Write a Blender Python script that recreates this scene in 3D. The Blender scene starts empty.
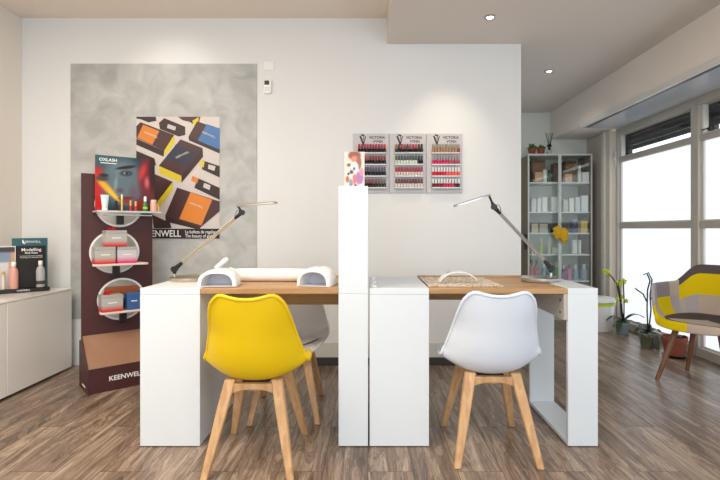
import bpy, bmesh, math, random
from mathutils import Vector, Matrix
random.seed(7)
PI = math.pi
SC = bpy.context.scene
COL = SC.collection

# ------------------------------------------------------------------ camera, world, lights, exposure
H = 1.03
cam_d = bpy.data.cameras.new('camera'); cam = bpy.data.objects.new('camera', cam_d); COL.objects.link(cam)
cam.location = (0, 0, H); cam.rotation_euler = (PI/2, 0, 0)
cam_d.sensor_width = 36; cam_d.lens = 24
cam_d.shift_x = -8/720; cam_d.shift_y = -11/720
cam_d.clip_start = 0.05
SC.camera = cam

def lin(r, g, b):
    def f(c):
        c = c/255.0
        return c/12.92 if c <= 0.04045 else ((c+0.055)/1.055)**2.4
    return (f(r), f(g), f(b), 1.0)

w = bpy.data.worlds.new('sky'); SC.world = w; w.use_nodes = True
bg = w.node_tree.nodes['Background']; bg.inputs[0].default_value = (0.86, 0.93, 1.0, 1); bg.inputs[1].default_value = 2.2

def area(name, loc, rot, sx, sy, power, color):
    d = bpy.data.lights.new(name, 'AREA'); d.shape = 'RECTANGLE'; d.size = sx; d.size_y = sy
    d.energy = power; d.color = color
    o = bpy.data.objects.new(name, d); COL.objects.link(o); o.location = loc; o.rotation_euler = rot
    return o
area('shopfront_daylight', (0.3, -1.9, 1.5), (PI/2, 0, 0), 4.2, 2.2, 88, (0.79, 0.90, 1.0))
area('warm_fill', (-1.6, 1.2, 2.58), (0, 0, 0), 1.6, 1.6, 72, (1.0, 0.88, 0.72))  # unseen soft fill, added in place of room lamps to warm the left side
area('neutral_fill', (0.7, 0.6, 2.40), (0, 0, 0), 1.2, 1.2, 22, (1.0, 0.93, 0.84))  # added fill above the camera, no fixture modelled for it
def spot(name, loc, target, power, color, ang=70, blend=0.8, r=0.03):
    d = bpy.data.lights.new(name, 'SPOT'); d.energy = power; d.color = color; d.spot_size = math.radians(ang)
    d.spot_blend = blend; d.shadow_soft_size = r
    o = bpy.data.objects.new(name, d); COL.objects.link(o); o.location = loc
    o.rotation_euler = (Vector(target)-Vector(loc)).to_track_quat('-Z', 'Y').to_euler()
    return o
spot('spot_beam', (0.60, 3.05, 2.42), (0.58, 3.62, 1.55), 20, (1.0, 0.84, 0.62), 62, 1.0)
spot('spot_beam', (-1.45, 3.0, 2.6), (-1.45, 3.6, 2.0), 8, (1.0, 0.93, 0.82), 80, 1.0)
spot('spot_beam', (1.605, 4.256, 2.42), (1.9, 5.2, 0.9), 34, (1.0, 0.93, 0.82), 110, 1.0)
SC.view_settings.view_transform = 'Standard'
SC.view_settings.look = 'None'
SC.view_settings.gamma = 1
SC.view_settings.use_curve_mapping = False
SC.view_settings.exposure = -0.07

# ------------------------------------------------------------------ materials
def mat(name, rgb, rough=0.5, metal=0.0, spec=0.5, emit=None, estr=0, trans=0, coat=0, alpha=1):
    m = bpy.data.materials.new(name); m.use_nodes = True
    b = m.node_tree.nodes['Principled BSDF']
    b.inputs['Base Color'].default_value = lin(*rgb)
    b.inputs['Roughness'].default_value = rough
    b.inputs['Metallic'].default_value = metal
    b.inputs['Specular IOR Level'].default_value = spec
    if trans: b.inputs['Transmission Weight'].default_value = trans
    if coat: b.inputs['Coat Weight'].default_value = coat
    if emit: b.inputs['Emission Color'].default_value = lin(*emit); b.inputs['Emission Strength'].default_value = estr
    if alpha < 1: b.inputs['Alpha'].default_value = alpha
    return m
def nt(m): return m.node_tree.nodes, m.node_tree.links, m.node_tree.nodes['Principled BSDF']
def node(n, kind, **kw):
    x = n.new(kind)
    for k, v in kw.items(): setattr(x, k, v)
    return x
def add_noise(m, c1, c2, scale=(3,3,3), nscale=1.0, detail=4, bump=0, rough=None, lo=0.3, hi=0.7, coord='Object'):
    n, l, b = nt(m)
    tc = node(n, 'ShaderNodeTexCoord'); mp = node(n, 'ShaderNodeMapping'); mp.inputs['Scale'].default_value = scale
    no = node(n, 'ShaderNodeTexNoise'); no.inputs['Scale'].default_value = nscale; no.inputs['Detail'].default_value = detail
    no.inputs['Distortion'].default_value = 0.6
    cr = node(n, 'ShaderNodeValToRGB'); cr.color_ramp.elements[0].position = lo; cr.color_ramp.elements[1].position = hi
    cr.color_ramp.elements[0].color = lin(*c1); cr.color_ramp.elements[1].color = lin(*c2)
    l.new(tc.outputs[coord], mp.inputs[0]); l.new(mp.outputs[0], no.inputs['Vector']); l.new(no.outputs['Fac'], cr.inputs[0])
    l.new(cr.outputs[0], b.inputs['Base Color'])
    if bump:
        bm = node(n, 'ShaderNodeBump'); bm.inputs['Strength'].default_value = bump; bm.inputs['Distance'].default_value = 0.002
        l.new(no.outputs['Fac'], bm.inputs['Height']); l.new(bm.outputs[0], b.inputs['Normal'])
    return m

M = {}
M['wall'] = mat('wall_paint', (229, 231, 232), 0.85, spec=0.2)
M['wall_warm'] = mat('wall_paint_warm', (234, 227, 218), 0.85, spec=0.2)
M['ceiling'] = mat('ceiling_paint', (238, 227, 215), 0.9, spec=0.1)
M['ceiling_low'] = mat('ceiling_paint_grey', (222, 214, 207), 0.9, spec=0.1)
M['far_wall'] = mat('far_wall_paint', (226, 230, 222), 0.85, spec=0.2)
M['side_wall'] = mat('side_wall_paint', (214, 205, 192), 0.85, spec=0.2)
M['bulkhead'] = mat('bulkhead_paint', (232, 224, 216), 0.85, spec=0.2)
M['soffit'] = mat('soffit_lacquer', (196, 200, 204), 0.08, spec=0.6)
M['plaster'] = add_noise(mat('grey_plaster', (175, 172, 166), 0.6), (164, 166, 166), (196, 198, 197), (3.2, 3.2, 3.2), 1.9, 9, 0.1, lo=0.32, hi=0.68)
M['white'] = mat('white_laminate', (224, 231, 237), 0.35, spec=0.4)
M['edge'] = mat('laminate_seam', (196, 202, 206), 0.5)
M['gloss_white'] = mat('gloss_white', (246, 242, 236), 0.12, spec=0.5)
M['white_plastic'] = mat('white_plastic', (240, 240, 240), 0.35)
M['yellow_plastic'] = mat('yellow_plastic', (234, 198, 10), 0.42, spec=0.4)
M['pale_plastic'] = mat('white_shell_plastic', (222, 231, 243), 0.35, spec=0.5)
M['pad'] = mat('seat_pad_leather', (222, 222, 224), 0.45)
M['black'] = mat('black_plastic', (22, 22, 24), 0.4)
M['black_metal'] = mat('black_metal', (30, 30, 32), 0.45, 0.2)
M['dark'] = mat('dark_grey', (58, 58, 60), 0.6)
M['silver'] = mat('silver_metal', (190, 190, 190), 0.3, 0.9)
M['champagne'] = mat('champagne_metal', (182, 172, 154), 0.3, 0.85)
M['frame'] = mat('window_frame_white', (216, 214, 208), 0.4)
M['frame_dark'] = mat('window_frame_taupe', (186, 181, 172), 0.5)  # taupe tone of the whole outer frame, also on the desk side panel
M['maroon'] = mat('maroon_cardboard', (72, 36, 38), 0.45)
M['tan'] = add_noise(mat('tan_cardboard', (150, 112, 88), 0.5), (146, 108, 84), (156, 118, 92), (3, 3, 3), 2)
M['acrylic'] = mat('clear_acrylic', (225, 228, 230), 0.1, spec=0.7, trans=0.3)
M['terracotta'] = mat('terracotta', (140, 68, 50), 0.65)
M['pot_grey'] = mat('grey_pot', (122, 134, 138), 0.5)
M['soil'] = add_noise(mat('bark_soil', (62, 46, 36), 0.95), (40, 30, 24), (84, 64, 50), (40, 40, 40), 1)
M['leaf'] = mat('dark_leaf', (38, 66, 36), 0.35)
M['leaf_dull'] = mat('olive_leaf', (52, 56, 28), 0.45)
M['stem'] = mat('flower_stem', (46, 42, 36), 0.6)
M['lime_petal'] = mat('lime_petal', (206, 214, 60), 0.6)
M['lime'] = mat('lime_plastic', (186, 206, 40), 0.4)
M['succulent'] = mat('succulent_green', (58, 110, 52), 0.5)
M['shutter'] = add_noise(mat('dark_shutter', (40, 42, 46), 0.6), (30, 31, 34), (50, 52, 56), (1, 1, 40), 1)
M['brown_box'] = mat('brown_box', (126, 92, 66), 0.6)
M['gold'] = mat('gold_cap', (222, 178, 96), 0.3, 0.7)
M['red'] = mat('red_gloss', (196, 26, 30), 0.35)
M['pink'] = mat('pink', (224, 150, 160), 0.4)
M['purple'] = mat('purple', (150, 110, 170), 0.4)
M['teal'] = mat('teal_print', (44, 96, 108), 0.5)
M['paper'] = mat('paper_white', (236, 234, 230), 0.6)
M['print_black'] = mat('print_black', (26, 18, 20), 0.5)
M['text_white'] = mat('text_white', (245, 245, 245), 0.5)
M['text_dark'] = mat('text_dark', (24, 24, 26), 0.5)
M['blue_print'] = mat('blue_print', (52, 92, 150), 0.45)
M['rack'] = mat('rack_grey', (196, 192, 194), 0.35)
M['linen'] = mat('white_towel', (240, 236, 230), 0.95, spec=0.1)
M['mat_dark'] = mat('mat_edge', (74, 58, 50), 0.7)
M['lens'] = mat('smoky_lens', (208, 208, 218), 0.15)
M['cabinet_side'] = mat('brown_cabinet_side', (128, 112, 94), 0.5)
M['cabinet_frame'] = mat('silver_cabinet_frame', (196, 200, 194), 0.4, 0.3)
M['cabinet_back'] = mat('pale_cabinet_back', (206, 214, 206), 0.6)
M['lamp_glow'] = mat('spot_lamp_glow', (255, 240, 215), 0.5, emit=(255, 236, 205), estr=6)

# wood of the desks
def wood(name, c1, c2, scale, rough=0.45, bump=0.15):
    m = mat(name, c1, rough)
    n, l, b = nt(m)
    tc = node(n, 'ShaderNodeTexCoord'); mp = node(n, 'ShaderNodeMapping'); mp.inputs['Scale'].default_value = scale
    no = node(n, 'ShaderNodeTexNoise'); no.inputs['Scale'].default_value = 1; no.inputs['Detail'].default_value = 6; no.inputs['Distortion'].default_value = 1.2
    cr = node(n, 'ShaderNodeValToRGB'); cr.color_ramp.elements[0].position = .34; cr.color_ramp.elements[1].position = .66
    cr.color_ramp.elements[0].color = lin(*c1); cr.color_ramp.elements[1].color = lin(*c2)
    l.new(tc.outputs['Object'], mp.inputs[0]); l.new(mp.outputs[0], no.inputs['Vector']); l.new(no.outputs['Fac'], cr.inputs[0]); l.new(cr.outputs[0], b.inputs['Base Color'])
    bm = node(n, 'ShaderNodeBump'); bm.inputs['Strength'].default_value = bump; bm.inputs['Distance'].default_value = .001
    l.new(no.outputs['Fac'], bm.inputs['Height']); l.new(bm.outputs[0], b.inputs['Normal'])
    return m
M['desk_wood'] = wood('oak_desktop', (168, 128, 84), (202, 160, 114), (1.6, 26, 26))
M['leg_wood'] = wood('beech_leg', (186, 142, 96), (212, 172, 126), (26, 26, 2.5))
M['leg_wood_dark'] = wood('walnut_leg', (108, 72, 50), (140, 96, 68), (26, 26, 2.5))

# floor planks running away from the camera
def floor_mat():
    m = mat('floor_planks', (120, 100, 84), 0.30, spec=0.45)
    n, l, b = nt(m)
    tc = node(n, 'ShaderNodeTexCoord')
    sep = node(n, 'ShaderNodeSeparateXYZ'); l.new(tc.outputs['Object'], sep.inputs[0])
    com = node(n, 'ShaderNodeCombineXYZ'); l.new(sep.outputs['Y'], com.inputs['X']); l.new(sep.outputs['X'], com.inputs['Y'])
    br = node(n, 'ShaderNodeTexBrick'); br.offset = 0.37; br.inputs['Scale'].default_value = 1
    br.inputs['Brick Width'].default_value = 1.25; br.inputs['Row Height'].default_value = 0.19
    br.inputs['Mortar Size'].default_value = 0.0016; br.inputs['Mortar Smooth'].default_value = 0.2; br.inputs['Bias'].default_value = 0
    br.inputs['Color1'].default_value = (0, 0, 0, 1); br.inputs['Color2'].default_value = (1, 1, 1, 1); br.inputs['Mortar'].default_value = (.5, .5, .5, 1)
    l.new(com.outputs[0], br.inputs['Vector'])
    # per-plank offset of the grain
    sc = node(n, 'ShaderNodeVectorMath', operation='MULTIPLY_ADD')
    l.new(br.outputs['Color'], sc.inputs[0]); sc.inputs[1].default_value = (9, 5, 3); l.new(com.outputs[0], sc.inputs[2])
    mp = node(n, 'ShaderNodeMapping'); mp.inputs['Scale'].default_value = (1.3, 11, 1)
    l.new(sc.outputs[0], mp.inputs[0])
    no = node(n, 'ShaderNodeTexNoise'); no.inputs['Scale'].default_value = 1.0; no.inputs['Detail'].default_value = 7; no.inputs['Roughness'].default_value = .6; no.inputs['Distortion'].default_value = 1.6
    l.new(mp.outputs[0], no.inputs['Vector'])
    mp2 = node(n, 'ShaderNodeMapping'); mp2.inputs['Scale'].default_value = (3.0, 75, 1); l.new(sc.outputs[0], mp2.inputs[0])
    no2 = node(n, 'ShaderNodeTexNoise'); no2.inputs['Scale'].default_value = 1.0; no2.inputs['Detail'].default_value = 4; no2.inputs['Distortion'].default_value = .5
    l.new(mp2.outputs[0], no2.inputs['Vector'])
    # cathedral rings
    wv = node(n, 'ShaderNodeMath', operation='MULTIPLY'); l.new(no.outputs['Fac'], wv.inputs[0]); wv.inputs[1].default_value = 60
    sn = node(n, 'ShaderNodeMath', operation='SINE'); l.new(wv.outputs[0], sn.inputs[0])
    s2 = node(n, 'ShaderNodeMath', operation='MULTIPLY_ADD'); l.new(sn.outputs[0], s2.inputs[0]); s2.inputs[1].default_value = .07; l.new(no.outputs['Fac'], s2.inputs[2])
    s3 = node(n, 'ShaderNodeMath', operation='MULTIPLY_ADD'); l.new(no2.outputs['Fac'], s3.inputs[0]); s3.inputs[1].default_value = .42; l.new(s2.outputs[0], s3.inputs[2])
    sepc = node(n, 'ShaderNodeSeparateColor'); l.new(br.outputs['Color'], sepc.inputs[0])
    s4 = node(n, 'ShaderNodeMath', operation='MULTIPLY_ADD'); l.new(sepc.outputs[0], s4.inputs[0]); s4.inputs[1].default_value = .10; l.new(s3.outputs[0], s4.inputs[2])
    cr = node(n, 'ShaderNodeValToRGB')
    e = cr.color_ramp.elements; e[0].position = .52; e[0].color = lin(80, 65, 55); e[1].position = 1.0; e[1].color = lin(180, 161, 142)
    x = e.new(.74); x.color = lin(128, 108, 92)
    l.new(s4.outputs[0], cr.inputs[0])
    mx = node(n, 'ShaderNodeMix', data_type='RGBA'); l.new(br.outputs['Fac'], mx.inputs['Factor']); l.new(cr.outputs[0], mx.inputs['A']); mx.inputs['B'].default_value = lin(62, 50, 42)
    l.new(mx.outputs['Result'], b.inputs['Base Color'])
    bm = node(n, 'ShaderNodeBump'); bm.inputs['Strength'].default_value = .25; bm.inputs['Distance'].default_value = .001
    l.new(s3.outputs[0], bm.inputs['Height']); l.new(bm.outputs[0], b.inputs['Normal'])
    return m
M['floor'] = floor_mat()

def frosted():
    m = bpy.data.materials.new('frosted_backlit_pane'); m.use_nodes = True
    b = m.node_tree.nodes['Principled BSDF']
    b.inputs['Base Color'].default_value = (.35, .36, .37, 1); b.inputs['Roughness'].default_value = .3
    b.inputs['Emission Color'].default_value = (.87, .93, 1, 1); b.inputs['Emission Strength'].default_value = 1.04
    return m
M['frosted'] = frosted()
def clear_glass(name='clear_glass', tint=(1, 1, 1, 1), gl=0.05):
    m = bpy.data.materials.new(name); m.use_nodes = True
    n = m.node_tree.nodes; l = m.node_tree.links; n.clear()
    o = n.new('ShaderNodeOutputMaterial'); t = n.new('ShaderNodeBsdfTransparent'); g = n.new('ShaderNodeBsdfGlossy'); mx = n.new('ShaderNodeMixShader')
    t.inputs[0].default_value = tint; g.inputs['Roughness'].default_value = .02; mx.inputs[0].default_value = gl
    l.new(t.outputs[0], mx.inputs[1]); l.new(g.outputs[0], mx.inputs[2]); l.new(mx.outputs[0], o.inputs[0])
    return m
M['glass'] = clear_glass()
M['glass_green'] = clear_glass('cabinet_glass', (.96, .98, .96, 1), .05)

def print_mat(name):
    m = mat(name, (200, 200, 200), .35)
    n, l, b = nt(m); a = node(n, 'ShaderNodeAttribute', attribute_name='print'); l.new(a.outputs['Color'], b.inputs['Base Color'])
    return m
M['print'] = print_mat('colour_print')

def fade_mat(name, top, bottom):     # printed colour fade on a gift box
    m = mat(name, top, .4); n, l, b = nt(m)
    tc = node(n, 'ShaderNodeTexCoord'); sp = node(n, 'ShaderNodeSeparateXYZ'); cr = node(n, 'ShaderNodeValToRGB')
    cr.color_ramp.elements[0].position = .08; cr.color_ramp.elements[1].position = .5
    cr.color_ramp.elements[0].color = lin(*bottom); cr.color_ramp.elements[1].color = lin(*top)
    l.new(tc.outputs['Generated'], sp.inputs[0]); l.new(sp.outputs['Z'], cr.inputs[0]); l.new(cr.outputs[0], b.inputs['Base Color'])
    return m
M['fade_red'] = fade_mat('grey_to_red_print', (176, 176, 170), (206, 30, 34))
M['fade_pink'] = fade_mat('silver_to_pink_print', (200, 194, 202), (224, 30, 110))

_cc = {}
def cmat(rgb, rough=.35):
    k = tuple(rgb)+(rough,)
    if k not in _cc: _cc[k] = mat('colour_%02x%02x%02x' % tuple(rgb), rgb, rough)
    return _cc[k]

# ------------------------------------------------------------------ mesh building
class MB:
    def __init__(s): s.v = []; s.f = []; s.m = []; s.M = Matrix.Identity(4)
    def at(s, loc=(0,0,0), rot=(0,0,0)):
        from mathutils import Euler
        s.M = Matrix.Translation(loc) @ Euler(rot).to_matrix().to_4x4(); return s
    def add(s, vs, fs, m=0):
        k = len(s.v); s.v += [tuple(s.M @ Vector(p)) for p in vs]; s.f += [[k+i for i in f] for f in fs]; s.m += [m]*len(fs); return s
    def box(s, x0, x1, y0, y1, z0, z1, m=0):
        v = [(x0,y0,z0),(x1,y0,z0),(x1,y1,z0),(x0,y1,z0),(x0,y0,z1),(x1,y0,z1),(x1,y1,z1),(x0,y1,z1)]
        return s.add(v, [(0,3,2,1),(4,5,6,7),(0,1,5,4),(1,2,6,5),(2,3,7,6),(3,0,4,7)], m)
    def loft(s, rings, m=0, cap=True, close=False):
        n = len(rings[0]); vs = [p for r in rings for p in r]; fs = []
        R = len(rings)
        for i in range(R-1 + (1 if close else 0)):
            for j in range(n):
                a = i*n+j; b = i*n+(j+1) % n; c = ((i+1) % R)*n+(j+1) % n; d = ((i+1) % R)*n+j
                fs.append((a, b, c, d))
        if cap and not close: fs.append(tuple(range(n-1, -1, -1))); fs.append(tuple((R-1)*n+j for j in range(n)))
        return s.add(vs, fs, m)
    def lathe(s, prof, n=24, c=(0,0,0), m=0, sx=1, sy=1):
        rings = [[(c[0]+r*sx*math.cos(2*PI*j/n), c[1]+r*sy*math.sin(2*PI*j/n), c[2]+z) for j in range(n)] for r, z in prof]
        return s.loft(rings, m)
    def tube(s, pts, r, n=8, m=0, square=False):
        pts = [Vector(p) for p in pts]; rr = r if isinstance(r, (list, tuple)) else [r]*len(pts); rings = []
        up = None
        for i, p in enumerate(pts):
            t = (pts[min(i+1, len(pts)-1)]-pts[max(i-1, 0)]).normalized()
            if up is None:
                up = Vector((0, 0, 1)) if abs(t.z) < .9 else Vector((0, 1, 0))
            a = t.cross(up).normalized(); b2 = a.cross(t).normalized(); up = b2
            rings.append([tuple(p + (a*math.cos(2*PI*(j+(.5 if square else 0))/n) + b2*math.sin(2*PI*(j+(.5 if square else 0))/n))*rr[i]) for j in range(n)])
        return s.loft(rings, m)
    def poly(s, pts, a, b, m=0, axis='y'):   # extrude 2d polygon
        def p3(p, t):
            return (p[0], t, p[1]) if axis == 'y' else ((t, p[0], p[1]) if axis == 'x' else (p[0], p[1], t))
        return s.loft([[p3(p, a) for p in pts], [p3(p, b) for p in pts]], m)
    def build(s, name, mats, parent=None, bevel=0, smooth=35, sub=0, solid=0, seg=2, loc=None, rotz=0):
        me = bpy.data.meshes.new(name); me.from_pydata(s.v, [], s.f)
        if not isinstance(mats, (list, tuple)): mats = [mats]
        for x in mats: me.materials.append(x)
        me.polygons.foreach_set('material_index', s.m)
        bm = bmesh.new(); bm.from_mesh(me); bmesh.ops.recalc_face_normals(bm, faces=bm.faces); bm.to_mesh(me); bm.free()
        if smooth:
            me.polygons.foreach_set('use_smooth', [True]*len(me.polygons))
            if smooth < 180: me.set_sharp_from_angle(angle=math.radians(smooth))
        o = bpy.data.objects.new(name, me); COL.objects.link(o)
        if parent: o.parent = parent
        if loc: o.location = loc
        o.rotation_euler.z = rotz
        if solid: q = o.modifiers.new('solidify', 'SOLIDIFY'); q.thickness = solid; q.offset = 0
        if bevel: q = o.modifiers.new('bevel', 'BEVEL'); q.width = bevel; q.segments = seg; q.limit_method = 'ANGLE'
        if sub: q = o.modifiers.new('subsurf', 'SUBSURF'); q.levels = sub; q.render_levels = sub
        return o

def tag(o, label=None, cat=None, group=None, kind=None):
    if label: o['label'] = label
    if cat: o['category'] = cat
    if group: o['group'] = group
    if kind: o['kind'] = kind
    return o
def thing(name, label, cat, loc=(0,0,0), rotz=0, group=None):
    o = bpy.data.objects.new(name, None); COL.objects.link(o); o.location = loc; o.rotation_euler = (0, 0, rotz)
    o.empty_display_size = .1
    return tag(o, label, cat, group)
def struct(name, mb, m, **kw): return tag(mb.build(name, m, **kw), kind='structure')
def dup(root, loc, rotz, label=None, group=None):
    r = root.copy(); COL.objects.link(r); r.location = loc; r.rotation_euler = (0, 0, rotz)
    if label: r['label'] = label
    if group: r['group'] = group
    for ch in list(root.children):
        c = ch.copy(); COL.objects.link(c); c.parent = r
        for g in list(ch.children):
            d = g.copy(); COL.objects.link(d); d.parent = c
    return r
def lettering(body, size, loc, rot, m, parent, align='CENTER', sx=1.0, bold=0.0, name='lettering'):
    c = bpy.data.curves.new(name, 'FONT'); c.body = body; c.size = size; c.align_x = align; c.align_y = 'CENTER'
    c.extrude = .0003; c.offset = bold; c.resolution_u = 3; c.materials.append(m)
    q = bpy.data.objects.new('glyphs', c); me = bpy.data.meshes.new_from_object(q); bpy.data.objects.remove(q); me.name = name
    if not me.materials: me.materials.append(m)
    o = bpy.data.objects.new(name, me); COL.objects.link(o); o.location = loc; o.rotation_euler = rot; o.scale.x = sx
    if parent: o.parent = parent
    return o
def picture(name, fn, wd, ht, nx, ny, m, parent, loc=(0,0,0), rot=(0,0,0)):   # flat print: colour per cell, in local x,z facing -y
    vs = [(wd*i/nx, 0, ht*j/ny) for j in range(ny+1) for i in range(nx+1)]
    fs = [(j*(nx+1)+i, j*(nx+1)+i+1, (j+1)*(nx+1)+i+1, (j+1)*(nx+1)+i) for j in range(ny) for i in range(nx)]
    me = bpy.data.meshes.new(name); me.from_pydata(vs, [], fs); me.materials.append(m)
    ca = me.color_attributes.new('print', 'FLOAT_COLOR', 'POINT')
    for k, v in enumerate(vs):
        ca.data[k].color = lin(*[max(0, min(255, c)) for c in fn(v[0]/wd, 1-v[2]/ht)])
    o = bpy.data.objects.new(name, me); COL.objects.link(o); o.location = loc; o.rotation_euler = rot
    if parent: o.parent = parent
    return o
def X(px, d): return (px-368)*d/480
def Z(py, d): return H+(229-py)*d/480

# ------------------------------------------------------------------ the room
YB = 3.635; YF = 5.77; CH = 2.628; CL = 2.431; XS = 0.144; XE = 1.159; XW = 2.69; YR = -2.0
struct('floor', MB().box(-2.8, 2.9, YR-.1, YF+.15, -.06, 0), M['floor'])
struct('ceiling', MB().box(-2.8, XS, YR-.1, YB+.12, CH, CH+.08), M['ceiling'])
struct('ceiling_lowered', MB().box(XS, 2.25, YR-.1, YF+.12, CL, CH+.08), M['ceiling_low'])
struct('wall_back', MB().box(-2.74, XE, YB, YB+.12, 0, CH-.001), M['wall'])
struct('wall_left', MB().box(-2.74, -2.62, YR-.1, YB-.001, 0, CH-.001), M['wall_warm'])
struct('wall_far', MB().box(XE-.4, 2.9, YF, YF+.1, 0, CL-.001), M['far_wall'])
struct('wall_partition', MB().box(XE-.12, XE, YB+.121, YF-.001, 0, CL-.001), M['wall'])
struct('wall_front', MB().box(-2.74, 2.9, YR-.1, YR, 0, CH-.001), M['wall'])
struct('wall_right', MB().box(2.63, 2.85, 5.30, YF-.001, 0, 2.10), M['side_wall'])
struct('trim_1', MB().box(2.19, 2.85, YR, YF-.001, 2.105, CL-.001), M['bulkhead'])
struct('trim_2', MB().box(2.175, 2.205, YR, 4.89, 2.062, 2.104).box(2.206, 2.248, YR, 4.89, 2.066, 2.104, 1), [M['frame'], M['black']], bevel=.003)  # black strip stands for the shade in the gap behind the lip
struct('trim_3', MB().box(2.250, 2.66, YR, 5.05, 2.092, 2.104), M['soffit'])
# plaster panel on the wall
tag(MB().box(X(71,YB), X(257,YB), YB-.006, YB-.0005, .35, Z(64,YB)).build('trim_4', M['plaster']), kind='structure')
struct('baseboard_back', MB().box(-2.18, XE, YB-.014, YB-.0005, 0, .06).box(-2.18, XE, YB-.010, YB-.0005, .06, .172, 1), [M['dark'], M['frame']], bevel=.002)
struct('baseboard_end', MB().box(XE+.001, 2.62, YF-.012, YF-.001, 0, .08), M['frame'], bevel=.002)

# windows along the right side
bays = [(5.12, 3.96), (3.87, 2.70), (2.61, 1.44), (1.35, .18), (.09, -1.08)]  # bays nearest the camera are out of view, added for their light
for i, (yb, ya) in enumerate(bays):
    wr = thing('window_%d' % (i+1), None, None, (XW, ya, 0)); wr['kind'] = 'structure'
    L = yb-ya
    f = MB()
    zb, m0, m1, t0, t1, zt = .075, 1.035, 1.095, 1.738, 1.79, 2.03
    f.box(-.03, .06, -.045, 0, 0, 2.10).box(-.03, .06, L, L+.045, 0, 2.10)
    f.box(-.03, .06, 0, L, 0, zb).box(-.03, .06, 0, L, zt, 2.10)
    f.box(-.012, .05, 0, L, m0, m1).box(-.012, .05, 0, L, t0, t1)
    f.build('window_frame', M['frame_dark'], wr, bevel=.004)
    s = MB()
    for (a, b) in ((zb, m0), (m1, t0), (t1, zt)):
        s.box(.0, .04, .0, .022, a, b).box(.0, .04, L-.022, L, a, b)
        s.box(.005, .035, .022, L-.022, a, a+.012)
    s.build('window_sash', M['frame'], wr, bevel=.002)
    MB().box(.018, .026, .022, L-.022, zb+.012, m0).box(.018, .026, .022, L-.022, m1+.012, t0).build('window_pane', M['frosted'], wr)
    MB().box(.019, .025, .022, L-.022, t1+.012, zt).build('window_glass', M['glass'], wr)
    sh = MB()
    for k in range(4): sh.box(.075, .095, -.05, L+.05, 1.86+k*.05, 1.86+k*.05+.046)
    sh.box(.07, .11, L-.045, L+.04, 0, 2.1)
    sh.build('window_shutter', M['shutter'], wr, bevel=.004)
    hy = L+.028 if i == 0 else .25
    hb = MB()
    if i == 0: hb.box(-.045, -.031, L+.012, L+.032, 1.70, 1.86).box(-.06, -.045, L+.012, L+.03, 1.76, 1.80)
    else: hb.box(-.026, -.013, L-.13, L-.10, 1.80, 1.83).box(-.04, -.026, L-.14, L-.05, 1.812, 1.822)
    hb.build('window_handle', M['frame'] if i == 0 else M['black'], wr, bevel=.003)
struct('trim_5', MB().box(2.60, 2.66, 5.166, 5.30, 0, 2.09).box(2.575, 2.60, 5.24, 5.30, 0, 2.09, 1), [M['side_wall'], M['frame']], bevel=.003)
struct('wall_right_front', MB().box(2.62, 2.85, YR, -1.13, 0, 2.10), M['side_wall'])

# ceiling spots
def ceiling_spot(x, y, label):
    t = thing('ceiling_spot', label, 'ceiling light', (x, y, CL-.001), 0)
    MB().lathe([(.022, 0), (.040, 0), (.040, -.004), (.034, -.008), (.024, -.004)], 24).build('bezel', M['silver'], t)
    MB().lathe([(.001, -.003), (.023, -.003), (.019, -.007), (.001, -.008)], 20).build('bulb', M['lamp_glow'], t)
ceiling_spot(.806, 3.17, 'small round recessed ceiling spotlight above the nail polish racks')
ceiling_spot(1.605, 4.256, 'small round recessed ceiling spotlight nearer the glass cabinet')

# wall switch plate and thermostat remote
t = thing('wall_plate', 'blank white square plate on the wall above the remote control', 'wall plate', (X(269,YB), YB-.001, Z(66,YB)))
MB().box(-.042, .042, -.008, 0, -.035, .035).build('cover', M['white_plastic'], t, bevel=.004)
MB().box(-.028, .028, -.010, -.008, -.024, .024).build('insert', M['white_plastic'], t, bevel=.002)
t = thing('remote_control', 'white air conditioner remote with grey screen held on the wall', 'remote control', (X(268,YB), YB-.001, Z(87,YB)))
MB().box(-.030, .030, -.022, 0, -.055, .055).build('case', M['white_plastic'], t, bevel=.008)
MB().box(-.022, .014, -.024, -.021, .010, .042).build('screen', M['dark'], t, bevel=.002)
b = MB()
for i in range(3):
    for j in range(2): b.box(-.020+i*.014, -.012+i*.014, -.024, -.0215, -.036+j*.018, -.028+j*.018)
b.build('buttons', M['rack'], t)

# ------------------------------------------------------------------ desks
DF = 2.268; DB = 2.822; DT = .75
def pedestal(t, x0, x1, top, name='pedestal'):
    MB().box(x0, x1, DF, DB, .004, top-.031).build(name, M['white'], t, bevel=.0015)
    MB().box(x0+.0008, x1-.0008, DF+.0008, DB-.0008, top-.031, top-.029).build('seam', M['edge'], t)
    MB().box(x0, x1, DF, DB, top-.029, top).build('top', M['white'], t, bevel=.0015)
XL0, XL1, XT0, XT1 = X(140,DF), X(200,DF), X(338.5,DF), X(368,DF)
XR0, XR1, XR2, XR3 = X(369.6,DF), X(429,DF), X(568,DF), X(598,DF)
t = thing('nail_desk', 'white manicure desk with oak top, the one holding the towel roll', 'desk', (0, 0, 0))
pedestal(t, XL0, XL1, DT)
MB().box(XL1+.001, XT0-.001, DF+.001, DB-.02, DT-.027, DT-.002).box(XL1+.001, XT0-.001, DB-.02, DB, DT-.027, DT+.008).build('desktop', M['desk_wood'], t, bevel=.002)
MB().box(XL1+.001, XT0-.001, DB-.045, DB-.027, .592, DT-.028).build('apron', M['desk_wood'], t, bevel=.001)
t = thing('divider_column', 'tall narrow white column standing between the two desks', 'column', (0, 0, 0))
b = MB().box(XT0, XT1, DF, DB, .004, .722).build('column_body', M['white'], t, bevel=.0015)
MB().box(XT0+.0008, XT1-.0008, DF+.0008, DB-.0008, .722, .724).build('seam', M['edge'], t)
MB().box(XT0, XT1, DF, DB, .724, Z(186,DF)).build('upper_body', M['white'], t, bevel=.0015)
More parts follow.
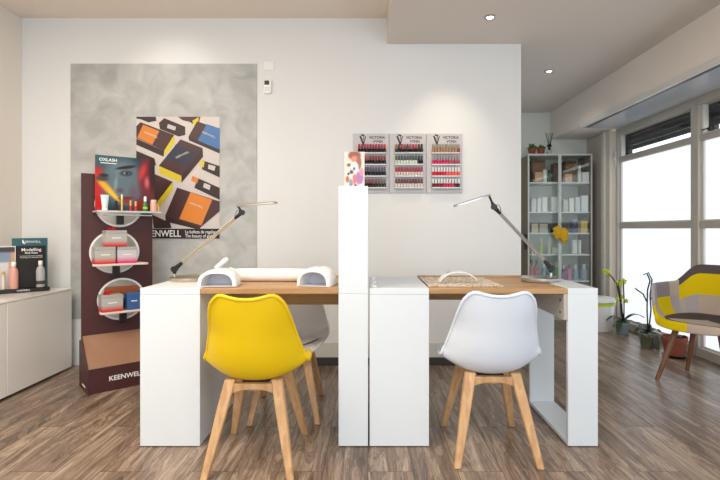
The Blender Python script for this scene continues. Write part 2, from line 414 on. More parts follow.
t = thing('nail_desk', 'white manicure desk with oak top and open loop leg', 'desk', (0, 0, 0))
pedestal(t, XR0, XR1, DT)
MB().box(XR1+.001, XR2-.001, DF+.001, DB-.02, DT-.027, DT-.002).box(XR1+.001, XR2-.001, DB-.02, DB, DT-.027, DT+.008).build('desktop', M['desk_wood'], t, bevel=.002)
MB().box(XR1+.001, XR2-.02, DB-.045, DB-.027, .62, DT-.028).build('apron', M['desk_wood'], t, bevel=.001)
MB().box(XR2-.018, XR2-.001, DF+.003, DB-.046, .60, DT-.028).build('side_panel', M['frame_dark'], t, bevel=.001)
for z in (.69, .63): MB().at((XR2-.019, DF+.045, z), (0, -PI/2, 0)).lathe([(.001, 0), (.006, 0), (.005, .002), (.001, .002)], 10).build('screw_cap', M['dark'], t)
lo = MB()
lo.box(XR2, XR3, DF, DF+.02, .004, DT-.029).box(XR2, XR3, DB-.02, DB, .004, DT-.029)
lo.box(XR2, XR3, DF+.02, DB-.02, .004, .024)
lo.build('loop_leg', M['white'], t, bevel=.0015)
MB().box(XR2, XR3, DF, DB, DT-.029, DT).build('top', M['white'], t, bevel=.0015)
MB().box(XR2+.0008, XR3-.0008, DF+.0008, DB-.0008, DT-.031, DT-.029).build('seam', M['edge'], t)
for i, y in enumerate((2.33, 2.50, 2.67)):
    tag(MB().lathe([(.001, 0), (.014, 0), (.014, .006), (.010, .009), (.001, .009)], 16).build('screw_cap', M['gloss_white'], None, loc=(XR0+.022, y, DT)),
        ['small round white cap on the pedestal top, nearest the front', 'small round white cap on the pedestal top, middle one', 'small round white cap on the pedestal top, nearest the wall'][i], 'cap', 'white caps beside the column')

# ------------------------------------------------------------------ shell chairs
def cr_interp(keys, t):
    n = len(keys)
    for i in range(n-1):
        if t <= keys[i+1][0] or i == n-2:
            a = keys[max(i-1, 0)]; b = keys[i]; c = keys[i+1]; d = keys[min(i+2, n-1)]
            u = (t-b[0])/(c[0]-b[0]); out = []
            for k in range(1, len(b)):
                m1 = (c[k]-a[k])/(c[0]-a[0]) if c[0] != a[0] else 0; m2 = (d[k]-b[k])/(d[0]-b[0]) if d[0] != b[0] else 0
                h = c[0]-b[0]
                out.append((2*u**3-3*u*u+1)*b[k]+(u**3-2*u*u+u)*h*m1+(-2*u**3+3*u*u)*c[k]+(u**3-u*u)*h*m2)
            return out
SHELL = [ # t, y, z, half width, bowl depth
 (0, .225, .384, .150, .004), (.06, .218, .400, .185, .014), (.16, .17, .402, .208, .030), (.30, .07, .384, .224, .054),
 (.45, -.03, .370, .226, .074), (.56, -.11, .378, .222, .096), (.64, -.165, .420, .214, .110), (.72, -.195, .490, .203, .104),
 (.82, -.215, .580, .182, .082), (.91, -.235, .665, .166, .046), (1.0, -.252, .742, .152, .020)]
def shell_point(t, u):
    y, z, w, k = cr_interp(SHELL, t)
    e = .045; y2, z2 = cr_interp(SHELL, min(1, t+e))[:2]; y1, z1 = cr_interp(SHELL, max(0, t-e))[:2]
    ty, tz = y2-y1, z2-z1; L = math.hypot(ty, tz); ty /= L; tz /= L
    ny, nz = -tz*-1, ty*-1      # rotate tangent: normal towards the sitter
    ny, nz = tz, -ty
    if nz < 0 and t < .5: ny, nz = -ny, -nz
    if t >= .5 and ny < 0: ny, nz = -ny, -nz
    # rounded corners at top of back
    if t > .90: w *= 1-.13*(1-math.sqrt(max(0, 1-((t-.90)/.10)**2)))
    if t < .06: w *= .97
    a = abs(u)**2.4
    px = u*w; p_y = y+ny*k*a; p_z = z+nz*k*a
    if t > .9: p_z += (t-.9)/.1*(.016*min(1, abs(u)/.75)**2 - .016*(max(0, abs(u)-.75)/.25)**2)
    return (px, p_y, p_z)
def shell_mesh(nu=22, nv=40, t0=0, t1=1, us=1.0, off=0):
    mb = MB(); vs = []; fs = []
    for j in range(nv+1):
        for i in range(nu+1):
            u = math.sin((i/nu*2-1)*PI/2*.999)*us; vs.append(shell_point(t0+(t1-t0)*j/nv, u))
    for j in range(nv):
        for i in range(nu):
            a = j*(nu+1)+i; fs.append((a, a+1, a+nu+2, a+nu+1))
    mb.add(vs, fs); return mb
def shell_chair(label, loc, rotz, shell_m, leg_m):
    t = thing('shell_chair', label, 'chair', loc, rotz)
    o = shell_mesh().build('seat_shell', shell_m, t, smooth=180, solid=.008, sub=1)
    # rim roll
    rim = []
    N = 40
    for j in range(N+1): rim.append(shell_point(j/N, .999))
    for i in range(1, 12): rim.append(shell_point(1, .999*math.cos(PI*i/12)))
    for j in range(N, -1, -1): rim.append(shell_point(j/N, -.999))
    for i in range(1, 12): rim.append(shell_point(0, -.999*math.cos(PI*i/12)))
    rr = []
    P = [Vector(p) for p in rim]; n = len(P)
    for i in range(n):
        tg = (P[(i+1) % n]-P[i-1]).normalized(); c = Vector((0, -.02, .47)); nrm = (P[i]-c); nrm = (nrm-tg*nrm.dot(tg)).normalized(); bi = tg.cross(nrm)
        rr.append([tuple(P[i]+nrm*math.cos(2*PI*k/8)*.0085+bi*math.sin(2*PI*k/8)*.0085) for k in range(8)])
    MB().loft(rr, close=True).build('rim', shell_m, t, smooth=180)
    # cushion
    pad = MB(); vs = []; fs = []; nu, nv = 12, 12
    for j in range(nv+1):
        for i in range(nu+1):
            a, b2 = i/nu*2-1, j/nv*2-1
            # square to disc
            x = a*math.sqrt(1-b2*b2/2); y = b2*math.sqrt(1-a*a/2); rr_ = min(1, math.hypot(x, y))
            p = shell_point(.27+.20*y, x*.80); vs.append((p[0], p[1], p[2]+.010+.024*(1-rr_**4)))
    for j in range(nv):
        for i in range(nu):
            a = j*(nu+1)+i; fs.append((a, a+1, a+nu+2, a+nu+1))
    pad.add(vs, fs); pad.build('seat_pad', shell_m, t, smooth=180, sub=1)
    # legs
    for sx in (-1, 1):
        for sy in (-1, 1):
            top = Vector((sx*.100, sy*.105, .381)); bot = Vector((sx*.178, sy*.222, 0)); rings = []
            for q, hw in ((0, .0235), (.25, .0235), (.6, .020), (1, .0155)):
                p = top.lerp(bot, q)
                rings.append([(p.x+dx*hw, p.y+dy*hw*.82, p.z) for dx, dy in ((-1,-1),(1,-1),(1,1),(-1,1))])
            MB().loft(rings).build('leg', leg_m, t, bevel=.006, seg=3)
    for sy in (-1, 1):      # arched rail joining each pair of legs
        top = []; bot = []
        for i in range(13):
            u = i/12*2-1; top.append((u*.105, .364)); bot.append((u*.105, .338-.024*abs(u)**2.2))
        MB().poly(top+bot[::-1], sy*.112-.014, sy*.112+.014).build('rail', leg_m, t, bevel=.003)
    MB().box(-.02, .02, -.11, .11, .328, .350).build('cross_rail', leg_m, t, bevel=.003)
    MB().box(-.06, .06, -.075, .075, .3505, .364).build('mounting_plate', M['dark'], t, bevel=.004)
    return t
shell_chair('yellow plastic shell chair with splayed beech legs', (-.495, 2.19, 0), 0, M['yellow_plastic'], M['leg_wood'])
shell_chair('white plastic shell chair with its back to the open leg desk', (.567, 2.285, 0), math.radians(-1), M['pale_plastic'], M['leg_wood'])
shell_chair('greyish white shell chair on the wall side of the towel desk, seen under its top', (-.455, 2.745, 0), math.radians(183), M['pad'], M['leg_wood'])

# ------------------------------------------------------------------ patchwork armchair
def armchair(loc, rotz):
    t = thing('patchwork_armchair', 'patchwork armchair in yellow, grey and taupe with wooden legs by the window', 'armchair', loc, rotz)
    # local: faces -Y
    nth, ns = 72, 26
    def Hh(th):            # th 0 = front, pi = back
        a = abs(th)
        def sm(e0, e1, x):
            q = max(0, min(1, (x-e0)/(e1-e0))); return q*q*(3-2*q)
        return .425 + .225*sm(.62, 1.15, a) + .125*sm(1.95, 2.75, a)
    def P(th, s):
        ca, sa = math.cos(th), math.sin(th)
        rx = .288; ry = .275 if ca > 0 else .26
        e = 2/3.0
        ox = rx*math.copysign(abs(sa)**e, sa); oy = -ry*math.copysign(abs(ca)**e, ca)
        h = Hh(th); zs = .405
        hs = min(1, s/.80); rad = (math.sin(hs*PI/2))**1.0*.90 + .10*s
        up = max(0, (s-.45)/.55)
        z = zs + (h-zs)*(up**1.35) - .0*s
        if abs(th) < 1.15: z -= .060*max(0, (s-.80)/.20)**1.6*(1-(abs(th)/1.15)**2)
        lean = (h-.425)*.16*up
        return (ox*rad*(1+lean*.3), oy*rad*(1+lean*.5)+ (0.03*up if ca < -.3 else 0)*(-ca), z)
    vs = []; fs = []; ms = []
    for j in range(ns+1):
        for i in range(nth): vs.append(P(2*PI*i/nth-PI, (j+.35)/(ns+.35)))
    def patch(th, s):
        a = math.degrees(th)      # -180..180, negative = -x side
        if s < .50:               # seat
            return 1 if (s < .42 and abs(a) > 60) else (2 if s < .42 else 1)
        k = int((a+180)//24)
        if abs(a) < 28: 
            return 0 if a < 0 else 2
        if abs(a) < 52: return 0 if a < 0 else 4
        if abs(a) < 76: return 3 if s > .80 else (2 if a < 0 else 0)
        if abs(a) < 100: return 4 if s > .82 else 0
        if abs(a) < 122: return 2 if s > .80 else 3
        if s > .93: return 1
        if s > .74: return 0 if int(abs(a)//24) % 2 == 0 or a < 0 else 4
        return 2 if int((a+180)//24) % 2 == 0 else 3
    for j in range(ns):
        for i in range(nth):
            fs.append((j*nth+i, j*nth+(i+1) % nth, (j+1)*nth+(i+1) % nth, (j+1)*nth+i))
            ms.append(patch(2*PI*(i+.5)/nth-PI, (j+.85)/(ns+.35)))
    fs.append(tuple(range(nth-1, -1, -1))); ms.append(2)
    mb = MB(); mb.v = vs; mb.f = [list(f) for f in fs]; mb.m = ms
    fabrics = [mat('yellow_fabric', (224, 196, 20), .9, spec=.1), mat('charcoal_fabric', (92, 84, 82), .9, spec=.1), mat('taupe_fabric', (190, 174, 160), .9, spec=.1),
               mat('lilac_grey_fabric', (176, 168, 172), .9, spec=.1), mat('mid_grey_fabric', (146, 138, 140), .9, spec=.1)]
    for f in fabrics:
        n, l, b = nt(f); no = node(n, 'ShaderNodeTexNoise'); no.inputs['Scale'].default_value = 300; tc = node(n, 'ShaderNodeTexCoord')
        bm = node(n, 'ShaderNodeBump'); bm.inputs['Strength'].default_value = .3; bm.inputs['Distance'].default_value = .001
        l.new(tc.outputs['Object'], no.inputs['Vector']); l.new(no.outputs['Fac'], bm.inputs['Height']); l.new(bm.outputs[0], b.inputs['Normal'])
    mb.build('upholstered_shell', fabrics, t, smooth=180, solid=.024, sub=1)
    for sx in (-1, 1):
        for sy in (-1, 1):
            MB().tube([(sx*.12, sy*.12, .40), (sx*.215, sy*.215, 0)], [.021, .014], 12).build('leg', M['leg_wood_dark'], t, smooth=60)
    return t
f = Vector((-.84, -.54)); ang = math.atan2(f.y, f.x)+PI/2
armchair((2.272, 3.215, 0), ang)

# ------------------------------------------------------------------ low cabinet on the left and its display
t = thing('low_cabinet', 'low glossy white cabinet along the wall under the teal display', 'cabinet', (0, 0, 0))
CX1 = -2.19; CY1 = 3.552; CZ = .593
MB().box(-2.60, CX1-.022, 1.45, CY1, .012, CZ-.012).build('body', M['gloss_white'], t, bevel=.002)
MB().box(-2.60, CX1+.001, 1.45, CY1+.002, CZ-.012, CZ).build('top', M['gloss_white'], t, bevel=.002)
MB().box(-2.58, CX1-.03, 1.5, CY1-.02, 0, .012).build('plinth', M['black'], t)
for a, b2 in ((2.915, 3.55), (2.275, 2.909), (1.635, 2.269)):
    MB().box(CX1-.021, CX1-.001, a, b2, .014, CZ-.014).build('door', M['gloss_white'], t, bevel=.002)

ex = Vector((.715, .70, 0)); ROT = math.radians(44.4)
t = thing('product_display', 'black tray display with teal backboard on the low white cabinet', 'display stand', (-2.256, 3.405, CZ+.001), ROT)
MB().box(-.42, 0, 0, .085, 0, .026).build('tray', M['black'], t, bevel=.003)
lettering('KEENWELL', .015, (-.155, -.0015, .014), (PI/2, 0, 0), M['text_white'], t)
tb = MB().box(-.209, 0, .076, .081, .026, .372).build('teal_board', M['teal'], t, bevel=.001)
lettering('KEENWELL', .022, (-.095, .0755, .345), (PI/2, 0, 0), M['text_white'], tb)
MB().poly([(-.150, .360), (-.144, .360), (-.142, .345), (-.132, .333), (-.140, .330), (-.150, .342)], .0745, .0758).build('emblem', M['text_white'], tb)
bb = MB().box(-.188, -.012, .071, .075, .026, .318).build('black_board', M['print_black'], t, bevel=.001)
lettering('Modelling', .030, (-.098, .0705, .290), (PI/2, 0, 0), M['text_white'], bb, bold=.0004)
lettering('Body Shape', .016, (-.098, .0705, .268), (PI/2, 0, 0), M['text_white'], bb, bold=.0003)
lettering('La belleza del cuerpo modelada', .0105, (-.098, .0705, .247), (PI/2, 0, 0), M['text_white'], bb)
lettering('The beauty of a modelled body', .0105, (-.098, .0705, .236), (PI/2, 0, 0), M['text_white'], bb)
def scene_card(u, v):
    if v < .12: return (60, 60, 62)
    if v < .40 and .1 < u < .9: return (90+60*u, 140+30*v, 170)
    return (205, 205, 210) if u < .75 else (196, 160, 120)
cd = MB().box(-.37, -.19, .060, .064, .026, .318).build('photo_card', M['paper'], t)
picture('print', scene_card, .172, .28, 12, 20, M['print'], cd, (-.366, .0595, .032))
def small_bottle(name, label, cat, prof, capprof, m, cm, loc, rotz=0, group=None, n=20, sx=1, sy=1, lbl=None):
    t = thing(name, label, cat, loc, rotz, group)
    MB().lathe(prof, n, sx=sx, sy=sy).build('bottle_body', m, t, smooth=50)
    MB().lathe(capprof, n, sx=sx, sy=sy).build('cap', cm, t, smooth=50)
    if lbl: 
        r, z0, z1, lm = lbl
        MB().lathe([(r-.001, z0), (r+.0006, z0), (r+.0006, z1), (r-.001, z1)], n, sx=sx, sy=sy).build('label', lm, t)
    return t
def on_display(lx, ly, lz=0.0):
    c, s = math.cos(ROT), math.sin(ROT)
    return (-2.256+lx*c-ly*s, 3.405+lx*s+ly*c, CZ+.028+lz)
bp = [(.001, 0), (.025, 0), (.027, .004), (.027, .115), (.022, .135), (.012, .148), (.011, .152)]
cp = [(.0125, .152), (.0135, .153), (.0135, .182), (.011, .185), (.001, .185)]
small_bottle('cosmetic_bottle', 'silvery white bottle in front of the black board on the tray', 'bottle', bp, cp, cmat((176, 176, 178)), M['white_plastic'], on_display(-.050, .036), lbl=(.027, .02, .045, M['dark']))
small_bottle('cosmetic_bottle', 'bottle of pink liquid with white cap beside the photo card', 'bottle', bp, cp, cmat((214, 160, 148)), M['white_plastic'], on_display(-.205, .030))
small_bottle('cosmetic_tube', 'small pale slim tube beside the pink bottle on the tray', 'tube', [(.001, 0), (.011, 0), (.013, .006), (.012, .02), (.008, .06), (.008, .10)], [(.009, .10), (.009, .12), (.001, .122)], cmat((222, 206, 190)), M['gold'], on_display(-.262, .030))
tag(MB().box(-.09, .06, -.02, .02, 0, .012).build('phone', M['black'], None, bevel=.004, loc=(-2.34, 2.92, CZ+.001), rotz=math.radians(60)), 'flat black object lying on the low cabinet at the frame edge', 'device')

# ------------------------------------------------------------------ cardboard totem stand
SA = math.atan2(.66, .75); SF = Vector((-1.735, 2.97, 0))
def stp(s, tt, z):
    c, sn = math.cos(SA), math.sin(SA); return (SF.x+s*c-tt*sn, SF.y+s*sn+tt*c, z)
stand = thing('totem_display', 'maroon cardboard totem with round openings and shelves by the plaster wall', 'display stand', tuple(SF), SA)
base = MB().poly([(0, 0), (0, .155), (.18, .333), (.185, .30), (.25, .30), (.25, 0)], 0, .44, axis='x').build('base', M['maroon'], stand, bevel=.002)
MB().poly([(-.001, .156), (.179, .334), (.177, .336), (-.003, .158)], .006, .434, axis='x').build('sloped_front', M['tan'], base)
lettering('KEENWELL', .042, (.222, -.003, .078), (PI/2, 0, 0), M['text_white'], base, bold=.0008)
lettering('KEENWELL', .018, (-.002, .10, .035), (PI/2, 0, -PI/2), M['text_white'], base)
# back panel with holes
def holed_panel(w_, h0, h1, holes, name, m, parent, thick):
    bm = bmesh.new(); edges = []
    def loop(pts):
        vv = [bm.verts.new((p[0], 0, p[1])) for p in pts]
        for i in range(len(vv)): edges.append(bm.edges.new((vv[i], vv[(i+1) % len(vv)])))
    loop([(0, h0), (w_, h0), (w_, h1), (0, h1)])
    for (cx, cz, rx, rz) in holes: loop([(cx+rx*math.cos(2*PI*k/48), cz+rz*math.sin(2*PI*k/48)) for k in range(48)])
    bmesh.ops.triangle_fill(bm, use_beauty=True, use_dissolve=False, edges=edges)
    bmesh.ops.recalc_face_normals(bm, faces=bm.faces)
    me = bpy.data.meshes.new(name); bm.to_mesh(me); bm.free(); me.materials.append(m)
    o = bpy.data.objects.new(name, me); COL.objects.link(o); o.parent = parent
    q = o.modifiers.new('solidify', 'SOLIDIFY'); q.thickness = thick; q.offset = 0
    return o
holes = [(.225, 1.195, .148, .150), (.198, .875, .152, .142), (.240, .555, .148, .140)]
pn = holed_panel(.44, .335, 1.393, holes, 'back_panel', M['maroon'], stand, .012); pn.location = (0, .19, 0)
MB().poly([(.185, .30), (.195, .30), (.195, .335), (.185, .335)], 0, .44, axis='x').build('panel_tab', M['maroon'], stand)
for (cx, cz, rx, rz) in holes:
    rg = []
    for k in range(48):
        a = 2*PI*k/48; rg.append([(cx+(rx+dx)*math.cos(a), .19+dy, cz+(rz+dx)*math.sin(a)) for dx, dy in ((-.010, -.010), (.002, -.010), (.002, .008), (-.010, .008))])
    MB().loft(rg, close=True).build('ring', M['white_plastic'], stand, smooth=60)
for (cx, cz, rx, rz), sz, x0, x1 in zip(holes[1:], (.804, .492), (.045, .085), (.375, .405)):
    MB().poly([(x0+.01, .05), (x1-.01, .05), (x1, .06), (x1, .10), (x1-.03, .24), (x0+.03, .24), (x0, .10), (x0, .06)], sz-.014, sz, axis='z').build('shelf', mat('shelf_pinkish_white', (226, 206, 200), .4), stand, bevel=.003)
    MB().box(cx-.022, cx+.022, .14, .170, sz-.095, sz-.015).build('bracket', M['black'], stand, bevel=.004)
MB().box(.200, .245, .14, .170, 1.06, 1.125).build('bracket', M['black'], stand, bevel=.004)
MB().box(.062, .46, .045, .178, 1.137, 1.15).build('top_shelf', M['acrylic'], stand, bevel=.002)
MB().box(.12, .40, .06, .17, 1.118, 1.126).build('under_shelf', M['acrylic'], stand, bevel=.002)
hb = MB().box(.073, .446, .1535, .158, 1.151, 1.517).build('header_board', M['red'], stand)
def sm(a, b, x):
    q = max(0.0, min(1.0, (x-a)/(b-a))); return q*q*(3-2*q)
def face(u, v):
    c = [34, 66, 78]
    def mixc(col, k):
        for i in range(3): c[i] = c[i]*(1-k)+col[i]*k
    def blob(x, y, rx, ry, col, k=1, soft=.4, rot=0):
        ca, sa = math.cos(rot), math.sin(rot); dx, dy = u-x, v-y
        a = (dx*ca+dy*sa)/rx; b = (-dx*sa+dy*ca)/ry; d = math.hypot(a, b)
        mixc(col, k*(1-sm(1-soft, 1+soft*.3, d)))
    blob(.1, .1, .3, .25, (40, 96, 108), .8, .8)
    blob(.05, .7, .18, .55, (196, 22, 22), 1, .3)
    blob(.45, .48, .40, .52, (92, 112, 122), 1, .35)
    blob(.42, .25, .16, .14, (120, 142, 152), .6, .9)
    blob(.88, .35, .20, .60, (120, 24, 34), 1, .6)
    blob(.78, .25, .07, .20, (206, 60, 66), .9, .8, .3)
    blob(.86, .45, .06, .14, (226, 120, 120), .8, .8)
    blob(.98, .2, .10, .5, (48, 16, 20), .95, .5)
    blob(.18, .58, .07, .30, (226, 170, 40), 1, .6, -.75)
    blob(.30, .72, .04, .20, (240, 190, 60), 1, .6, -.75)
    blob(.10, .42, .14, .06, (60, 50, 54), .9, .6)
    blob(.14, .36, .09, .035, (24, 22, 26), 1, .5)
    blob(.50, .19, .20, .035, (30, 22, 26), 1, .5, -.22)
    blob(.50, .30, .12, .060, (36, 30, 36), .95, .6, -.08)
    blob(.50, .30, .06, .035, (150, 165, 175), .9, .5)
    blob(.51, .30, .028, .034, (14, 14, 20), 1, .4)
    blob(.33, .50, .04, .18, (140, 158, 168), .7, .8, .1)
    blob(.40, .62, .07, .05, (96, 60, 66), .8, .7)
    blob(.50, .76, .15, .035, (120, 26, 34), 1, .5, -.1)
    blob(.50, .82, .12, .035, (150, 40, 46), 1, .5, -.05)
    blob(.62, .66, .10, .20, (110, 60, 76), .5, .9)
    blob(.40, .95, .16, .08, (60, 60, 76), .9, .7)
    blob(.75, .88, .14, .16, (160, 30, 36), .8, .7)
    return c
picture('portrait_print', face, .373, .366, 64, 64, M['print'], hb, (.073, .1528, 1.151))
lettering('OXLASH', .028, (.150, .1520, 1.488), (PI/2, 0, 0), M['text_white'], hb, bold=.0006)
MB().box(.104, .200, .1518, .1525, 1.464, 1.469).build('text_line', M['text_white'], hb)

# products on the top shelf
ZS = 1.151
def lip(label, s, tt, r, h, bm_, cm, cat='lipstick', split=.5, name='lipstick'):
    small_bottle(name, label, cat, [(.001, 0), (r, 0), (r, h*split)], [(r*.85, h*split), (r*.85, h*.98), (r*.6, h), (.001, h)], bm_, cm, stp(s, tt, ZS), n=14)
tt_ = thing('cream_tube', 'white and pale blue cream tube at the end of the top shelf', 'tube', stp(.115, .085, ZS), SA)
MB().lathe([(.001, 0), (.017, 0), (.017, .018), (.001, .018)], 20).build('cap', M['white_plastic'], tt_)
tr = []
for k in range(7):
    q = k/6; a, b2 = .017+.008*q, .017*(1-q)+.0015
    tr.append([(a*math.cos(2*PI*j/20), b2*math.sin(2*PI*j/20), .019+.082*q) for j in range(20)])
MB().loft(tr).build('tube_body', cmat((206, 222, 226)), tt_, smooth=50)
lip('dark mascara bottle behind the cream tube on the top shelf', .185, .10, .010, .065, M['black'], M['black'], 'mascara', name='mascara')
lip('tall slim gold mascara in the middle of the top shelf', .215, .08, .007, .108, M['gold'], cmat((238, 216, 170)), 'mascara', .7, 'mascara')
lip('gold lipstick with red base, nearer the tall gold mascara', .268, .08, .008, .070, M['red'], M['gold'])
lip('gold lipstick with red base, nearer the green bottle', .300, .08, .009, .066, M['red'], M['gold'])
small_bottle('dropper_bottle', 'green glass bottle with white pump on the top shelf', 'bottle', [(.001, 0), (.014, 0), (.015, .004), (.015, .05), (.008, .062), (.008, .066)], [(.009, .066), (.009, .094), (.005, .102), (.001, .102)], cmat((46, 128, 66)), M['white_plastic'], stp(.362, .085, ZS), lbl=(.015, .015, .03, M['lime']))
small_bottle('perfume_jar', 'pink and gold jar beside the green bottle on the top shelf', 'jar', [(.001, 0), (.022, 0), (.022, .055), (.018, .060)], [(.019, .060), (.019, .080), (.001, .080)], cmat((224, 170, 150)), cmat((240, 200, 190)), stp(.418, .09, ZS))
lip('short gold cased lipstick at the far end of the top shelf', .448, .085, .007, .045, M['gold'], M['gold'])

def gift_box(label, s, tt, z, w_, d_, h, m, bow=False, rz=0, name='gift_box'):
    t = thing(name, label, 'box', stp(s, tt, z), SA+rz)
    MB().box(-w_/2, w_/2, -d_/2, d_/2, 0, h*.8).build('carton', m, t, bevel=.002)
    MB().box(-w_/2-.0008, w_/2+.0008, -d_/2-.0008, d_/2+.0008, h*.8, h).build('lid', cmat((168, 168, 164)) if m in (M['fade_red'], M['fade_pink']) else m, t, bevel=.002)
    MB().box(-w_*.22, w_*.22, -d_/2-.0016, -d_/2, h*.5, h*.56).build('print', M['paper'], t)
    if bow:
        b = MB()
        for a in (0, 1, 2, 3):
            q = a*PI/2+.4; b.tube([(0, 0, .002), (.018*math.cos(q), .018*math.sin(q), .020), (.030*math.cos(q), .030*math.sin(q), .010), (.012*math.cos(q), .012*math.sin(q), .003)], .006, 6)
        b.v = [(x-.02, y, zz+h) for x, y, zz in b.v]
        b.build('bow', M['red'], t)
    return t
gift_box('grey and red gift box at the outer side of the upper round shelf', .115, .115, .805, .120, .095, .110, M['fade_red'])
gift_box('silver and pink gift box next to the grey one on the upper round shelf', .245, .115, .805, .118, .095, .108, M['fade_pink'])
gift_box('grey gift box with red bow stacked on the two boxes', .180, .118, .916, .125, .10, .105, M['fade_red'], True)
gift_box('grey and red gift box with red bow on the lower round shelf', .155, .110, .493, .125, .10, .108, M['fade_red'], True)
gift_box('blue printed box on the lower round shelf', .285, .10, .493, .085, .08, .110, M['blue_print'], name='product_box')
gift_box('darker blue printed box next to the white desk edge on the lower shelf', .362, .105, .493, .060, .08, .118, cmat((36, 66, 120)), name='product_box')
gift_box('flat orange brown box lying behind the gift boxes on the lower round shelf', .245, .205, .493, .20, .05, .145, cmat((160, 84, 44)), name='product_box')

# ------------------------------------------------------------------ wall poster
px0, px1 = X(137,YB), X(220,YB); pz0, pz1 = Z(238.5,YB), Z(117,YB)
post = thing('wall_poster', 'poster of boxed cosmetics and black bottles on the plaster wall', 'poster', (px0, YB-.007, pz0))
PW, PH = px1-px0, pz1-pz0
MB().box(0, PW, -.002, 0, 0, PH).build('sheet', mat('poster_paper', (206, 198, 196), .35), post)
ART = []
def pc(p): return (max(0, min(1, (p[0]-25)/308))*PW, (1-max(0, min(1, (p[1]-25)/447)))*PH)
DK, DK2, YE, ORG, NV, BL = (66, 34, 38), (44, 22, 26), (214, 196, 30), (216, 128, 44), (34, 40, 66), (60, 112, 172)
art = [
 (DK, [(178,25),(262,25),(258,44),(246,58),(222,44),(196,38)]), (YE, [(232,40),(256,26),(254,46),(238,60)]),
 (DK2, [(25,25),(96,25),(100,40),(70,46),(40,34),(25,32)]),
 (DK2, [(108,48),(128,30),(206,62),(206,92),(182,98),(112,70)]), ((196,192,190), [(142,52),(172,62),(168,76),(138,66)]),
 (DK, [(40,45),(165,92),(128,150),(25,104),(25,60)]), (ORG, [(50,54),(110,78),(84,128),(28,102)]), (DK2, [(25,106),(128,150),(126,172),(25,128)]), (YE, [(165,92),(167,122),(130,172),(128,150)]),
 (DK, [(188,108),(270,140),(192,242),(108,205)]), (NV, [(172,126),(246,158),(212,208),(132,180)]), (YE, [(108,205),(190,242),(190,268),(110,232)]), (DK2, [(270,140),(272,172),(192,268),(192,242)]),
 (DK, [(250,42),(333,70),(333,158),(218,98)]), (BL, [(286,52),(333,68),(333,146),(252,112)]), (DK2, [(218,98),(333,146),(333,160),(220,112)]),
 (DK2, [(272,186),(333,206),(333,248),(268,218)]), (YE, [(262,186),(278,190),(274,212),(260,202)]), ((200,196,194), [(292,200),(318,207),(314,224),(290,216)]),
 (DK2, [(252,250),(333,286),(333,330),(240,286)]), (ORG, [(232,242),(256,252),(250,270),(228,260)]), ((200,196,194), [(276,268),(300,277),(296,294),(272,284)]),
 (DK2, [(25,150),(92,178),(98,202),(78,214),(25,196)]),
 (DK, [(25,215),(90,234),(160,264),(108,336),(80,362),(25,350)]), (YE, [(160,264),(160,292),(108,360),(104,336)]),
 (DK, [(176,285),(333,336),(333,372),(262,432),(132,388)]), (ORG, [(226,302),(306,330),(266,424),(184,400)]), (DK2, [(132,388),(262,432),(260,440),(134,410)]), ((190,70,36), [(160,330),(226,302),(206,352),(184,400),(150,392)]) ,
 (DK2, [(84,384),(150,414),(156,434),(90,434)]),
 ((30, 18, 22), [(25,436),(333,436),(333,472),(25,472)]),
]
art = [a for a in art if a[0] != (190, 70, 36)]
for k, (c, pts) in enumerate(art): ART.append((c, [pc(p) for p in pts]))
cols = []; pr = MB()
for k, (c, pts) in enumerate(ART):
    if c not in cols: cols.append(c)
    y = -.0021-.00012*(k+1)
    area2 = sum(pts[i][0]*pts[(i+1) % len(pts)][1]-pts[(i+1) % len(pts)][0]*pts[i][1] for i in range(len(pts)))
    if area2 < 0: pts = pts[::-1]
    pr.add([(p[0], y, p[1]) for p in pts], [tuple(range(len(pts)))], cols.index(c))
me = bpy.data.meshes.new('artwork'); me.from_pydata(pr.v, [], pr.f)
for c in cols: me.materials.append(cmat(c, .4))
me.polygons.foreach_set('material_index', pr.m)
aw = bpy.data.objects.new('artwork', me); COL.objects.link(aw); aw.parent = post
def pt(x, y): q = pc((x, y)); return (q[0], -.0065, q[1])
lettering('KEENWELL', .070, pt(118, 455), (PI/2, 0, 0), M['text_white'], post, sx=.85, bold=.0008)
lettering('La belleza de regalar', .034, pt(206, 448), (PI/2, 0, 0), M['text_white'], post, 'LEFT', .82)
lettering('The beauty of giving', .034, pt(206, 463), (PI/2, 0, 0), M['text_white'], post, 'LEFT', .82)
for (x, y, r) in ((196, 165, -25), (80, 92, 22), (294, 92, 24), (248, 350, 20)):
    lettering('KEENWELL', .022, pt(x, y), (PI/2, math.radians(r), 0), cmat((230, 220, 200)), post)

